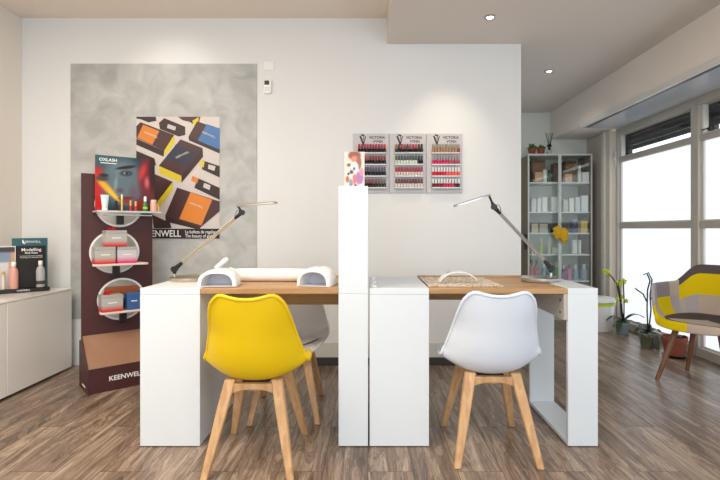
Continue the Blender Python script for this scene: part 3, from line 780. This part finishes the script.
# ------------------------------------------------------------------ nail polish racks
def polish_mesh(cap, body):
    b = MB()
    b.lathe([(.001, 0), (.0098, 0), (.0103, .002), (.0103, .032), (.006, .036)], 10, m=0)
    b.lathe([(.0072, .036), (.0078, .037), (.0070, .070), (.001, .071)], 8, m=1)
    return b
rack_info = [
 ('rack behind flyer', X(353,YB), [
   [((176,34,62),(28,20,24))]*9+[((214,20,36),(40,16,20))], [((170,80,56),(26,22,24))]*4+[((150,44,44),(26,22,24))]*6,
   [((84,60,92),(26,36,34))]*4+[((96,84,110),(24,26,30))]*6, [((150,78,76),(30,28,30))]*7+[((120,104,108),(40,50,48))]*3]),
 ('middle rack', X(389.8,YB), [
   [((190,92,44),(26,40,34)),((44,56,40),(26,26,26)),((176,40,48),(26,26,28)),((176,60,48),(26,26,28)),((60,70,54),(26,26,28)),((196,70,52),(26,26,28)),((190,34,44),(30,26,28)),((206,62,54),(30,26,28)),((60,26,34),(20,20,22)),((30,24,28),(16,16,18))],
   [((70,92,84),(206,216,206))]*8+[((40,60,66),(20,30,34))]*2, [((176,40,66),(206,196,190))]*10, [((122,58,58),(206,206,198))]*10]),
 ('rack furthest from flyer', X(426.4,YB), [
   [((160,152,130),(170,128,96))]*9+[((160,150,140),(150,60,60))], [((166,160,160),(206,36,100))]*6+[((170,160,162),(176,70,96))]*4,
   [((240,238,236),(196,20,66))]*5+[((240,238,236),(232,90,80))]*5, [((240,240,240),(120,30,50))]*4+[((240,240,240),(200,40,76))]*4+[((236,236,230),(60,40,44))]*2]),
]
ordn = ['first', 'second', 'third', 'fourth', 'fifth', 'sixth', 'seventh', 'eighth', 'ninth', 'tenth']
rowname = ['top', 'second', 'third', 'bottom']
def cname(c):
    r, g, b = c
    if min(c) > 180: return 'pale'
    if max(c) < 70: return 'black'
    if r > 150 and g < 75: return 'pink red' if b > 56 else 'red'
    if r > 140 and g > 70 and b < 100: return 'orange brown'
    if abs(r-g) < 20 and abs(g-b) < 35: return 'grey'
    return 'dark muted'
RW = X(462.4,YB)-X(426.4,YB)-.003; rz0 = Z(193,YB); RH = Z(134,YB)-rz0
pc_cache = {}
for ri, (rn, rx, rows) in enumerate(rack_info):
    t = thing('polish_rack', ['grey wall rack of dark nail polishes half behind the flyer', 'grey wall rack of nail polishes between the other two racks', 'grey wall rack of white capped pink nail polishes'][ri], 'rack', (rx, YB-.001, rz0), 0, 'nail polish racks')
    MB().box(0, RW, -.012, 0, 0, RH).build('back_plate', M['rack'], t, bevel=.002)
    lettering('VICTORIA', .028, (.182, -.0125, RH-.030), (PI/2, 0, 0), M['text_dark'], t, sx=.95, bold=.0006)
    lettering('VYNN', .028, (.188, -.0125, RH-.060), (PI/2, 0, 0), M['text_dark'], t, sx=.95, bold=.0006)
    # emblem: a bold V with a small stroke
    MB().poly([(.048, RH+.012-.030), (.062, RH+.012-.030), (.078, RH+.012-.075), (.094, RH+.012-.030), (.100, RH+.012-.030), (.081, RH+.012-.098), (.074, RH+.012-.098)], -.0130, -.012).poly([(.062, RH+.012-.016), (.088, RH+.012-.022), (.079, RH+.012-.060), (.074, RH+.012-.060), (.080, RH+.012-.032), (.062, RH+.012-.026)], -.0130, -.012).build('emblem', M['text_dark'], t)
    for k, row in enumerate(rows):
        zz = RH-.152-.087*k
        MB().box(.035, .252, -.045, -.013, zz-.004, zz).box(.035, .252, -.047, -.045, zz-.004, zz+.007).build('shelf', M['acrylic'], t, bevel=.001)
        for j, (cc, bc) in enumerate(row):
            xx = .047+j*.0213
            if ri == 0 and k > 0 and rx+xx < X(364, YB)-.02 and k > 1 and j < 2: continue
            key = (cc, bc)
            if key not in pc_cache:
                o = polish_mesh(cc, bc).build('nail_polish_bottle', [cmat(bc, .25), cmat(cc, .3)], smooth=50)
                o.scale = (1, 1, 1.0); pc_cache[key] = o
            else:
                o = pc_cache[key].copy(); COL.objects.link(o)
            o.location = (rx+xx, YB-.030, rz0+zz+.0005)
            tag(o, '%s capped nail polish, %s from left, %s row of %s' % (cname(cc), ordn[j], rowname[k], rn), 'nail polish', 'nail polishes in the %s row of %s' % (rowname[k], rn))

# flyer on the column
def flyer(u, v):
    c = [226, 212, 200]
    def blob(x, y, rx, ry, col, k=1):
        d = math.hypot((u-x)/rx, (v-y)/ry)
        q = k*(1-sm(.7, 1.1, d))
        for i in range(3): c[i] = c[i]*(1-q)+col[i]*q
    blob(.5, .1, .35, .14, (150, 82, 60)); blob(.5, .2, .2, .1, (204, 130, 100)); blob(.72, .3, .14, .2, (150, 96, 74)); blob(.22, .36, .12, .05, (140, 84, 70))
    blob(.5, .42, .22, .16, (240, 234, 230)); blob(.48, .46, .08, .05, (110, 100, 106)); blob(.75, .72, .22, .2, (168, 116, 164)); blob(.85, .55, .12, .12, (206, 140, 160))
    blob(.32, .85, .1, .12, (120, 140, 160)); blob(.15, .75, .1, .1, (176, 96, 60)); blob(.5, .75, .1, .16, (214, 110, 110)); blob(.35, .55, .1, .06, (60, 70, 80)); blob(.55, .95, .08, .08, (90, 50, 50)); blob(.8, .93, .1, .06, (230, 236, 240)); blob(.2, .6, .07, .04, (40, 44, 50))
    return c
ft = thing('flyer', 'colourful flyer with a figure propped up on top of the column', 'flyer', (X(344.5,2.42), 2.42, Z(186,DF)+.001), math.radians(0))
FW, FH = X(364.5,2.42)-X(344.5,2.42), .185
o = MB().box(0, FW, 0, .002, 0, FH).build('card', M['paper'], ft)
picture('print', flyer, FW, FH, 30, 48, M['print'], ft, (0, -.0004, 0))

# ------------------------------------------------------------------ desk lamps
def desk_lamp(label, base, joint, elbow, h0, h1, metal, arm_m, zt):
    t = thing('desk_lamp', label, 'desk lamp', (base[0], base[1], zt), 0)
    L = lambda p: (p[0]-base[0], p[1]-base[1], p[2]-zt)
    MB().lathe([(.001, 0), (.098, 0), (.100, .003), (.099, .018), (.092, .023), (.001, .024)], 48).build('base', metal, t, smooth=50)
    j, e, a, b2 = map(Vector, (L(joint), L(elbow), L(h0), L(h1)))
    MB().tube([(j.x, j.y, .018), (j.x, j.y, j.z-.02)], .007, 12).build('post', M['silver'], t)
    d = (e-j).normalized()
    k = MB(); k.tube([j-Vector((0, 0, .025)), j, j+d*.055], [.009, .015, .009], 10); k.at((j.x, j.y, j.z), (PI/2, 0, 0)).lathe([(.001, -.014), (.016, -.014), (.016, .014), (.001, .014)], 16)
    k.build('lower_joint', M['black'], t)
    n = Vector((-d.z, 0, d.x))*.004
    MB().tube([j+d*.04+n, e-d*.03+n], .005, 8).tube([j+d*.04-n*1.4, e-d*.03-n*1.4], .004, 8).build('arm', arm_m, t)
    k = MB(); k.tube([e-d*.05, e, (e*.6+a*.4)], [.008, .013, .007], 10); k.at((e.x, e.y, e.z), (PI/2, 0, 0)).lathe([(.001, -.013), (.015, -.013), (.015, .013), (.001, .013)], 16)
    k.build('upper_joint', M['black'], t)
    MB().tube([e, a], .006, 8).build('neck', M['black'], t)
    ax = (b2-a); Ln = ax.length; ax.normalize(); nz = Vector((-ax.z, 0, ax.x)); nz = nz if nz.z > 0 else -nz
    rings = []
    def P(u, v, w_): return tuple(a+ax*u+Vector((0, v, 0))+nz*w_)
    outline = []
    for i in range(28):
        q = 2*PI*i/28; cx = Ln/2+(Ln/2+.008)*math.copysign(abs(math.cos(q))**.5, math.cos(q)); cy = .032*math.copysign(abs(math.sin(q))**.6, math.sin(q)); outline.append((cx, cy))
    MB().loft([[P(x, y, -.004) for x, y in outline], [P(x, y, .003) for x, y in outline], [P(Ln/2+(x-Ln/2)*.94, y*.8, .007) for x, y in outline]]).build('lamp_head', metal, t, smooth=50)
    MB().loft([[P(Ln/2+(x-Ln/2)*.9, y*.7, -.0048) for x, y in outline], [P(Ln/2+(x-Ln/2)*.9, y*.7, -.0035) for x, y in outline]]).build('light_panel', M['paper'], t)
    # cable loop at the elbow
    MB().tube([e+Vector((.0, .01, .01)), e+Vector((.03*(1 if d.x > 0 else -1)*-1, .012, .012)), e+Vector((.04*-math.copysign(1, d.x), .012, -.01)), e-d*.06+Vector((0, .01, 0))], .0018, 6).build('cable', M['black'], t)
    return t
DL = 2.58
desk_lamp('champagne metal desk lamp on the pedestal of the towel desk', (X(187,DL), DL+.03, 0), (X(174.5,DL), DL, Z(269,DL)), (X(242,DL), DL, Z(212.5,DL)), (X(238,DL), DL, Z(206,DL)), (X(276,DL), DL, Z(202.8,DL)), M['champagne'], M['champagne'], DT+.001)
desk_lamp('dark silver desk lamp at the open leg end of the desk', (X(540,DL), DL, 0), (X(551,DL), DL, Z(268,DL)), (X(494,DL), DL, Z(207,DL)), (X(489,DL), DL, Z(195.5,DL)), (X(455,DL), DL, Z(206,DL)), M['silver'], M['silver'], DT+.001)

# ------------------------------------------------------------------ nail lamps, towel, mat
def nail_lamp(label, loc, rz, w_, dpt, h):
    t = thing('nail_lamp', label, 'nail lamp', loc, rz)
    rings = []
    n = 22
    for k, (y, s, zs) in enumerate(((0, .94, .93), (.006, 1, 1), (dpt*.3, 1, 1.06), (dpt*.6, .95, 1.08), (dpt*.85, .80, .9), (dpt*.97, .6, .6), (dpt, .5, .45))):
        r = []
        for i in range(n+1):
            a = PI*i/n; r.append((w_/2*s*math.copysign(abs(math.cos(a))**.75, math.cos(a)), y, h*zs*abs(math.sin(a))**.72))
        rings.append(r)
    inner = []
    for (y, s) in ((0, .80), (dpt*.6, .72)):
        r = []
        for i in range(n+1):
            a = PI*i/n; r.append((w_/2*s*math.copysign(abs(math.cos(a))**.75, math.cos(a)), y, .004+h*.78*(s/.8)*abs(math.sin(a))**.72))
        inner.append(r)
    b = MB(); N = n+1
    allr = [inner[1], inner[0]]+rings
    vs = [p for r in allr for p in r]; fs = []
    for i in range(len(allr)-1):
        for j in range(n): fs.append((i*N+j, i*N+j+1, (i+1)*N+j+1, (i+1)*N+j))
    fs.append(tuple((len(allr)-1)*N+j for j in range(N)))
    b.add(vs, fs); b.build('housing', M['white_plastic'], t, smooth=50)
    MB().add([p for p in inner[1]], [tuple(range(N))]).build('reflector', M['lens'], t)
    MB().box(-w_/2*.95, w_/2*.95, .004, dpt*.8, 0, .004).build('base_plate', M['lens'], t)
    MB().lathe([(.001, 0), (.012, 0), (.010, .004), (.001, .005)], 14, (0, dpt*.45, h*1.06)).build('button', M['rack'], t)
    return t
nail_lamp('white arched nail lamp next to the champagne lamp base', (X(216.5,2.31), 2.31, DT+.001), math.radians(2), .188, .19, .077)
nail_lamp('white arched nail lamp beside the tall column', (X(312.5,2.33), 2.34, DT-.001), math.radians(-14), .172, .20, .085)
t = thing('towel_roll', 'long rolled white towel cushion lying between the two nail lamps', 'towel', (X(268,2.5), 2.58, DT-.001), math.radians(-2))
pr_ = [(.001, -.19), (.030, -.19), (.034, -.185), (.035, -.1), (.034, .0), (.035, .1), (.034, .185), (.030, .19), (.001, .19)]
b = MB().at((0, 0, .0345), (0, PI/2, 0)).lathe(pr_, 28)
b.build('towel_body', M['linen'], t)
sp = [( .19+.001, .0345*0+math.cos(a)*(.006+a*.0028), .0345+math.sin(a)*(.006+a*.0028)) for a in [i*.5 for i in range(18)]]
MB().tube(sp, .0012, 5).build('rolled_edge', M['rack'], t)
t = thing('dust_brush', 'small stubby white brush handle leaning behind the nail lamp by the champagne base', 'brush', (X(230,2.60), 2.58, DT-.001), 0)
MB().tube([(0.03, 0, .018), (0.028, 0, .030), (.012, 0, .052), (-.002, 0, .066)], [.022, .030, .026, .014], 14).build('brush_head', M['linen'], t, smooth=60)
MB().tube([(-.07, 0, .070), (-.02, 0, .112), (-.008, 0, .122)], [.013, .014, .010], 12).build('handle', M['white_plastic'], t, smooth=60)
MB().tube([(-.07, 0, .071), (-.03, 0, .04), (0, 0, .015)], .009, 8).build('neck', M['white_plastic'], t, smooth=60)

lace = mat('lace_cloth', (222, 204, 182), .8)
n_, l_, b_ = nt(lace)
tc = node(n_, 'ShaderNodeTexCoord'); vo = node(n_, 'ShaderNodeTexVoronoi'); vo.inputs['Scale'].default_value = 55
cr_ = node(n_, 'ShaderNodeValToRGB'); cr_.color_ramp.elements[0].position = .25; cr_.color_ramp.elements[1].position = .5; cr_.color_ramp.elements[0].color = lin(170, 132, 100); cr_.color_ramp.elements[1].color = lin(232, 218, 200)
l_.new(tc.outputs['Object'], vo.inputs['Vector']); l_.new(vo.outputs['Distance'], cr_.inputs[0]); l_.new(cr_.outputs[0], b_.inputs['Base Color'])
t = thing('desk_mat', 'patterned cream lace mat lying on the oak desktop', 'mat', (0, 0, DT-.001))
MB().box(XR1+.006, .665, 2.34, 2.795, 0, .0025).build('cloth', lace, t)
e_ = MB().box(XR1+.004, .667, 2.795, 2.799, 0, .003).box(XR1+.002, XR1+.006, 2.34, 2.799, 0, .003)
e_.build('dark_edge', M['mat_dark'], t)
t = thing('hand_rest', 'white arched hand rest with grey pad on the lace mat', 'hand rest', (X(457.5,2.48), 2.48, DT+.002), math.radians(4))
arc = []
for i in range(15):
    q = i/14; x = -.098+.196*q; z = .004+.050*math.sin(PI*q)**.62; arc.append((x, z))
ring = [[(x, -.028, z), (x, .028, z), (x, .028, z+.007), (x, -.028, z+.007)] for x, z in arc]
MB().loft(ring).build('arch', M['white_plastic'], t, bevel=.002)
MB().loft([[(x, -.026, z+.007), (x, .026, z+.007), (x, .024, z+.015), (x, -.024, z+.015)] for x, z in arc[3:12]]).build('pad', M['rack'], t, bevel=.003)

# ------------------------------------------------------------------ glass cabinet
GX0, GX1, GY0, GY1, GZ = 1.80, 2.525, 5.40, 5.755, 1.88
cab = thing('display_cabinet', 'tall glass fronted cabinet full of products in the far corner', 'cabinet', (0, 0, 0))
MB().box(GX0, GX0+.014, GY0+.014, GY1, .0, GZ-.02).build('side_panel', M['cabinet_side'], cab, bevel=.001)
MB().box(GX1-.014, GX1, GY0+.014, GY1, .0, GZ-.02).build('side_panel', M['cabinet_side'], cab, bevel=.001)
MB().box(GX0+.014, GX1-.014, GY1-.008, GY1, .0, GZ-.02).build('back_panel', M['cabinet_back'], cab)
MB().box(GX0, GX1, GY0+.014, GY1, GZ-.02, GZ).build('top', M['cabinet_frame'], cab, bevel=.002)
MB().box(GX0+.014, GX1-.014, GY0+.014, GY1-.01, .0, .06).build('plinth', M['cabinet_frame'], cab, bevel=.002)
SHZ = [1.559, 1.225, .986, .744, .446, .20]
for z in SHZ: MB().box(GX0+.015, GX1-.015, GY0+.03, GY1-.01, z-.014, z).build('shelf', M['white'], cab, bevel=.001)
gm = (GX0+GX1)/2-.003
for a, b2 in ((GX0, gm-.001), (gm+.001, GX1)):
    fr = MB().box(a, a+.016, GY0, GY0+.013, .06, GZ-.003).box(b2-.016, b2, GY0, GY0+.013, .06, GZ-.003).box(a+.016, b2-.016, GY0, GY0+.013, .06, .085).box(a+.016, b2-.016, GY0, GY0+.013, GZ-.022, GZ-.003)
    d = fr.build('door', M['cabinet_frame'], cab, bevel=.001)
    MB().box(a+.016, b2-.016, GY0+.005, GY0+.008, .085, GZ-.022).build('glass', M['glass_green'], d)
    MB().box(b2-.03 if a < gm-.1 else a+.01, b2-.012 if a < gm-.1 else a+.028, GY0-.016, GY0-.001, 1.02, 1.05).build('handle', M['silver'], d, bevel=.002)
MB().box(GX0-.012, GX0-.001, 5.44, 5.52, .80, .97).build('black_fixture', M['black'], cab, bevel=.003)

def sx_(px, d=5.56): return X(px, d)
def carton(x0px, x1px, top, shelf, col, label, cat='box', name='product_box', dep=.08, y=5.56, lid=None, group=None, hgt=None):
    z = SHZ[shelf]+.0008 if shelf >= 0 else GZ+.001
    x0, x1 = sx_(x0px, y), sx_(x1px, y); h = Z(top, y-dep/2)-z if hgt is None else hgt
    t = thing(name, label, cat, ((x0+x1)/2, y, z), 0, group); w_ = (x1-x0)/2
    MB().box(-w_, w_, -dep/2, dep/2, 0, h*.86).build('carton', cmat(col), t, bevel=.002)
    MB().box(-w_, w_, -dep/2, dep/2, h*.865, h).build('lid', cmat(lid or col), t, bevel=.002)
    return t
def jar(cx, wpx, top, shelf, col, capc, label, y=5.54, shape='bottle', cat='bottle', group=None):
    z = SHZ[shelf]+.0008; r = wpx*y/480/2; h = Z(top, y)-z
    return small_bottle(shape, label, cat, [(.001, 0), (r, 0), (r, h*.62), (r*.5, h*.74)], [(r*.55, h*.74), (r*.55, h), (.001, h)], cmat(col), cmat(capc), (sx_(cx, y), y, z), n=12, group=group)
# top compartment
carton(530.5, 543.5, 159.5, 0, (122, 88, 62), 'brown gift box on the upper cabinet shelf, under the potted succulents', lid=(96, 66, 46), y=5.60, dep=.12, name='gift_box')
carton(534, 542, 172, 0, (206, 160, 130), 'low peach box in front of the brown gift box', y=5.50, dep=.06)
carton(542.6, 546, 169.5, 0, (232, 232, 226), 'slim white box beside the brown gift box on the upper shelf', y=5.52, dep=.05)
jar(549, 3.5, 170, 0, (80, 110, 70), (60, 60, 50), 'small green bottle on the upper cabinet shelf')
carton(552.5, 558.8, 163, 0, (96, 66, 50), 'tall dark brown box beside the middle post, upper shelf', y=5.60, dep=.10)
carton(563.2, 574.5, 160.5, 0, (116, 82, 58), 'brown gift box on the upper shelf beside the white pump bottle', lid=(86, 58, 42), y=5.60, dep=.12, name='gift_box')
carton(564, 571, 174, 0, (224, 176, 146), 'low pale peach box on the upper shelf beside the middle post', y=5.50, dep=.06)
jar(579.5, 4, 166, 0, (236, 236, 232), (230, 230, 228), 'white pump bottle on the upper cabinet shelf', y=5.50)
carton(581.6, 588, 172, 0, (206, 206, 212), 'pale grey box at the window end of the upper shelf', y=5.46, dep=.05)
# second shelf: white tubes and boxes
wl = ['leftmost of the pale packages', 'second of the pale packages from the partition', 'third of the pale packages from the partition', 'last pale package before the middle post',
      'first pale package past the middle post', 'second pale package past the middle post', 'third pale package past the middle post', 'pale package at the window end']
wl[0] = 'first of the pale packages from the partition'
for k, (a, b2, tp, c) in enumerate(((530.5, 535.5, 198.5, (206,212,214)), (536.5, 540.5, 197.5, (216,218,220)), (541.5, 546.5, 197, (232,234,232)), (550.5, 558, 196.5, (222,226,230)),
                                 (562.5, 567, 199.5, (206,208,206)), (568.5, 573, 198, (238,238,232)), (574.5, 579, 197, (220,224,230)), (580.5, 587, 195.5, (232,234,238)))):
    carton(a, b2, tp, 1, c, wl[k]+' on the second cabinet shelf', dep=.06, y=5.47)
# third shelf
carton(530.5, 537, 222.5, 2, (206, 190, 166), 'beige box with dark lid on the third cabinet shelf', lid=(40, 36, 36))
carton(538.5, 546.5, 222.5, 2, (196, 190, 178), 'wide greige box with dark lid on the third cabinet shelf', lid=(40, 36, 36))
carton(548, 559, 223, 2, (38, 38, 44), 'wide black box beside the middle post on the third shelf')
carton(562.5, 570.5, 222, 2, (52, 46, 44), 'dark box behind the yellow ornament on the third shelf', y=5.60)
carton(571.5, 577.5, 219.5, 2, (70, 76, 130), 'navy blue box on the third cabinet shelf', lid=(220, 220, 230))
carton(579.5, 586, 219, 2, (214, 184, 110), 'gold box with black lid at the window end, third shelf', lid=(40, 36, 30), y=5.47)
# fourth
jar(532, 3.2, 242, 3, (196, 206, 150), (220, 220, 200), 'small olive bottle nearest the partition on the fourth shelf')
jar(541, 4.4, 238.5, 3, (176, 196, 96), (210, 220, 190), 'lime green bottle on the fourth cabinet shelf')
jar(549, 3.2, 240, 3, (216, 206, 170), (230, 226, 210), 'small cream bottle on the fourth cabinet shelf')
carton(551, 558, 247, 3, (206, 214, 206), 'low pale box under the yellow ornament on the fourth shelf')
carton(572, 576.2, 240, 3, (240, 240, 240), 'slim white box on the fourth shelf, the one by the yellow ornament', dep=.05)
carton(577.8, 580.4, 240, 3, (240, 238, 232), 'slimmest white box on the fourth shelf, towards the window', dep=.05)
# fifth
for cx, wd, tp, c, cc, lb in ((531.5, 5, 259.5, (168,70,66), (36,26,26), 'red brown bottle with black cap, nearest the partition on the fifth shelf'), (535.6-.0+.9, 4.0, 259.5, (176,90,84), (36,26,26), 'dull red bottle with black cap on the fifth shelf'),
        (543.8, 4.6, 262.5, (126,152,170), (200,206,210), 'grey blue bottle beside the dull red bottle on the fifth shelf'), (550, 5, 263, (150,180,190), (206,216,216), 'pale blue bottle on the fifth shelf before the middle post'), (556, 4.2, 262.5, (120,180,120), (200,220,200), 'green bottle by the middle post on the fifth shelf'),
        (563.6, 4.6, 265, (150,110,160), (210,190,214), 'lilac bottle just past the middle post on the fifth shelf'), (569.4, 4.6, 264.5, (206,110,160), (120,60,110), 'magenta bottle on the fifth shelf'), (575.6, 5, 265, (110,160,170), (206,216,220), 'teal bottle on the fifth shelf between magenta and blue'), (584, 6, 264, (130,150,170), (190,200,206), 'blue grey bottle at the window end of the fifth shelf')):
    jar(cx, wd, tp, 4, c, cc, lb, y=5.47)
for cx, c in ((534, (200,200,196)), (546, (196,180,170)), (566, (210,206,200)), (580, (190,200,206))): pass
# yellow hanging ornament on the door
t = thing('hanging_ornament', 'yellow fabric ornament hanging on the glass cabinet doors', 'ornament', (X(560.5,5.355), 5.355, Z(226,5.355)))
MB().tube([(0, .02, .04), (0, 0, .03), (-.01, 0, 0)], .003, 6).build('cord', M['mat_dark'], t)
rnd = random.Random(3)
for cx, cz, rr, hh in ((-.030, -.075, .048, .15), (.036, -.11, .044, .17)):
    b = MB(); rings = []
    for k in range(9):
        q = k/8; rr_ = rr*math.sin(PI*min(1, q*.9+.1))**.6*(.9+.2*rnd.random())
        rings.append([(cx+rr_*math.cos(2*PI*j/12)*(.7+.6*rnd.random())+.01*rnd.uniform(-1, 1), rr_*.30*math.sin(2*PI*j/12), cz+hh/2-hh*q+.01*rnd.uniform(-1, 1)) for j in range(12)])
    b.loft(rings).build('flower', mat('yellow_cloth', (206, 158, 14), .8), t, smooth=60)
MB().box(-.05, -.02, -.004, .004, -.045, -.02).build('tag', M['brown_box'], t)

# plants and diffuser on the cabinet top
def succulent(px_, label, s):
    t = thing('potted_succulent', label, 'potted plant', (X(px_, 5.52), 5.52, GZ+.001), 0, 'succulents on the glass cabinet')
    MB().lathe([(.001, 0), (.034, 0), (.043, .060), (.046, .060), (.046, .072), (.040, .072), (.038, .064), (.001, .064)], 20).build('pot', M['terracotta'], t, smooth=50)
    b = MB(); r_ = random.Random(px_)
    for k in range(46):
        a = r_.random()*2*PI; e = .2+r_.random()*1.2; L = (.036+.022*r_.random())*s
        d = Vector((math.cos(a)*math.cos(e), math.sin(a)*math.cos(e), math.sin(e))); p0 = Vector((0, 0, .064))+d*.012
        b.tube([p0, p0+d*L*.5+Vector((0, 0, .004)), p0+d*L], [.005, .008, .001], 5)
    b.build('leaves', M['succulent'], t, smooth=60)
succulent(532, 'potted green succulent on the cabinet, nearest the white partition', 1.1)
succulent(541, 'potted darker succulent between its twin and the reed diffuser', .9)
t = thing('reed_diffuser', 'reed diffuser with dark reeds on top of the glass cabinet', 'diffuser', (X(549.3,5.5), 5.5, GZ+.001))
MB().box(-.026, .026, -.026, .026, 0, .055).build('bottle', M['glass_green'], t, bevel=.004)
MB().box(-.023, .023, -.023, .023, .003, .03).build('liquid', cmat((190, 180, 150)), t)
MB().lathe([(.010, .055), (.014, .056), (.014, .078), (.001, .078)], 14).build('neck', M['black'], t)
b = MB()
for i in range(7):
    a = i*2*PI/7; b.tube([(0, 0, .07), (.045*math.cos(a), .02*math.sin(a), .25)], .0022, 5)
b.build('reeds', M['black'], t)
b = MB().lathe([(.001, .078), (.022, .088), (.028, .102), (.020, .118), (.001, .124)], 12); b.build('flower', M['black'], t)

# ------------------------------------------------------------------ pots and bucket by the window
def leaf_mesh(b, p0, direction, L, wd, droop, m=0, up=.5):
    d = Vector((math.cos(direction), math.sin(direction), 0)); side = Vector((-d.y, d.x, 0)); n = 9; vs = []; fs = []
    for i in range(n+1):
        q = i/n; c = Vector(p0)+d*L*q+Vector((0, 0, L*(up*q-droop*q*q))); ww = wd*math.sin(PI*min(.98, q*.92+.06))**.7
        vs += [tuple(c-side*ww+Vector((0, 0, ww*.35))), tuple(c), tuple(c+side*ww+Vector((0, 0, ww*.35)))]
    for i in range(n):
        a = i*3; fs += [(a, a+1, a+4, a+3), (a+1, a+2, a+5, a+4)]
    b.add(vs, fs, m)
def orchid(label, loc, pot_r, pot_h, leaves, stems, blooms, leafm):
    t = thing('potted_orchid', label, 'potted plant', loc, 0)
    MB().lathe([(.001, 0), (pot_r*.8, 0), (pot_r*.98, pot_h*.8), (pot_r, pot_h*.8), (pot_r*1.03, pot_h), (pot_r*.93, pot_h), (pot_r*.9, pot_h*.9), (.001, pot_h*.9)], 28).build('pot', M['pot_grey'], t, smooth=40)
    MB().lathe([(.001, pot_h*.9), (pot_r*.88, pot_h*.9), (pot_r*.7, pot_h*.96), (.001, pot_h)], 16).build('soil', M['soil'], t)
    for (a, L, wd, dr, up) in leaves:
        b = MB(); leaf_mesh(b, (0, 0, pot_h*.95), a, L, wd, dr, up=up); b.build('leaf', leafm, t, smooth=180, solid=.004, sub=1)
    for pts in stems:
        MB().tube(pts, [.0062]*(len(pts)-1)+[.004], 7).build('flower_stem', M['stem'], t, smooth=180)
    for (p, s) in blooms:
        b = MB()
        for k in range(5):
            a = 2*PI*k/5+.3; c = Vector(p); dx = Vector((math.cos(a), -.15, math.sin(a))); sd = Vector((-math.sin(a), 0, math.cos(a)))
            b.add([tuple(c), tuple(c+dx*s*.5+sd*s*.38), tuple(c+dx*s), tuple(c+dx*s*.5-sd*s*.38)], [(0, 1, 2, 3)])
        b.lathe([(.001, -.006), (.007, 0), (.001, .008)], 8, c=(p[0], p[1]-.008, p[2]))
        b.build('flower', M['lime_petal'], t, smooth=180, solid=.0015)
    return t
d1 = 4.70
def o1(px_, py_, d=d1, cx=622.5): return (X(px_, d)-X(cx, d), 0, Z(py_, d))
orchid('orchid with lime green flowers in a grey pot by the bucket', (X(622.5, d1), d1, .001), .064, .120,
    [(PI+.1, .17, .030, 1.1, 1.2), (0.05, .24, .032, 1.0, 1.1), (PI+.7, .12, .030, 1.5, .8), (-.4, .18, .028, 1.1, .7), (1.8, .12, .03, .6, .7)],
    [[(0, 0, .11), o1(620, 300), o1(617, 285), o1(612, 277), o1(606, 272)], [(.01, 0, .11), o1(621, 300), o1(618.5, 285), o1(619, 280)], [(.02, .01, .11), o1(624, 300), o1(623.5, 285), o1(623, 281)]],
    [(o1(605.5, 271.5), .036), (o1(609, 273), .022), (o1(617, 283), .032), (o1(623.5, 281.5), .036), (o1(620.5, 285), .024), (o1(622, 297), .030), (o1(617, 299), .026), (o1(626, 301), .028), (o1(621, 303), .022)], M['leaf'])
d2 = 4.22
def o2(px_, py_): return (X(px_, d2)-X(648, d2), 0, Z(py_, d2))
orchid('flowerless orchid with bare twisted stems in a grey pot', (X(648, d2), d2, .001), .072, .118,
    [(PI, .12, .045, .9, .95), (PI-.9, .13, .045, .5, 1.1), (-1.5, .14, .045, 1.5, .5), (.1, .12, .04, .9, .95), (1.2, .12, .04, .5, 1.0), (-2.2, .16, .05, 1.35, .25)],
    [[(0, 0, .11), o2(647, 310), o2(647.5, 290), o2(650, 281), o2(647, 273.5), o2(643, 275)], [(.01, .01, .11), o2(651, 310), o2(650, 296), o2(652, 280), o2(648, 272)], [o2(647, 302), o2(643, 294), o2(637, 290), o2(635, 288)], [o2(650, 300), o2(655, 292), o2(656, 288)]],
    [], M['leaf_dull'])
d3 = 3.87
t = thing('terracotta_pot', 'glazed terracotta pot standing on the floor behind the armchair legs', 'plant pot', (X(674.5, d3), d3, .001))
MB().lathe([(.001, .012), (.070, .012), (.084, .125), (.093, .125), (.095, .165), (.086, .165), (.082, .14), (.001, .14)], 32).build('pot', M['terracotta'], t, smooth=40)
MB().lathe([(.001, 0), (.078, 0), (.092, .018), (.088, .020), (.001, .010)], 32).build('saucer', M['black'], t, smooth=40)
MB().lathe([(.001, .141), (.080, .141), (.05, .150), (.001, .152)], 16).build('soil', M['soil'], t)
b = MB(); rr5 = random.Random(5)
for k in range(7): leaf_mesh(b, (rr5.uniform(-.04, .04), rr5.uniform(-.04, .04), .15), rr5.random()*6.28, .07, .014, .5, up=.7)
b.build('leaves', M['leaf_dull'], t, smooth=180)
t = thing('waste_bucket', 'white plastic bucket with a lime green rim in the window corner', 'bucket', (2.33, 4.92, .001))
MB().lathe([(.001, 0), (.145, 0), (.150, .006), (.178, .268), (.172, .268), (.145, .012), (.001, .010)], 40).build('bucket_body', M['white_plastic'], t, smooth=40)
MB().lathe([(.178, .262), (.186, .262), (.186, .290), (.176, .290)], 40).build('lime_rim', M['lime'], t, smooth=40)
MB().lathe([(.001, .292), (.182, .292), (.190, .296), (.190, .325), (.183, .330), (.001, .333)], 40).build('lid', M['white_plastic'], t, smooth=40)
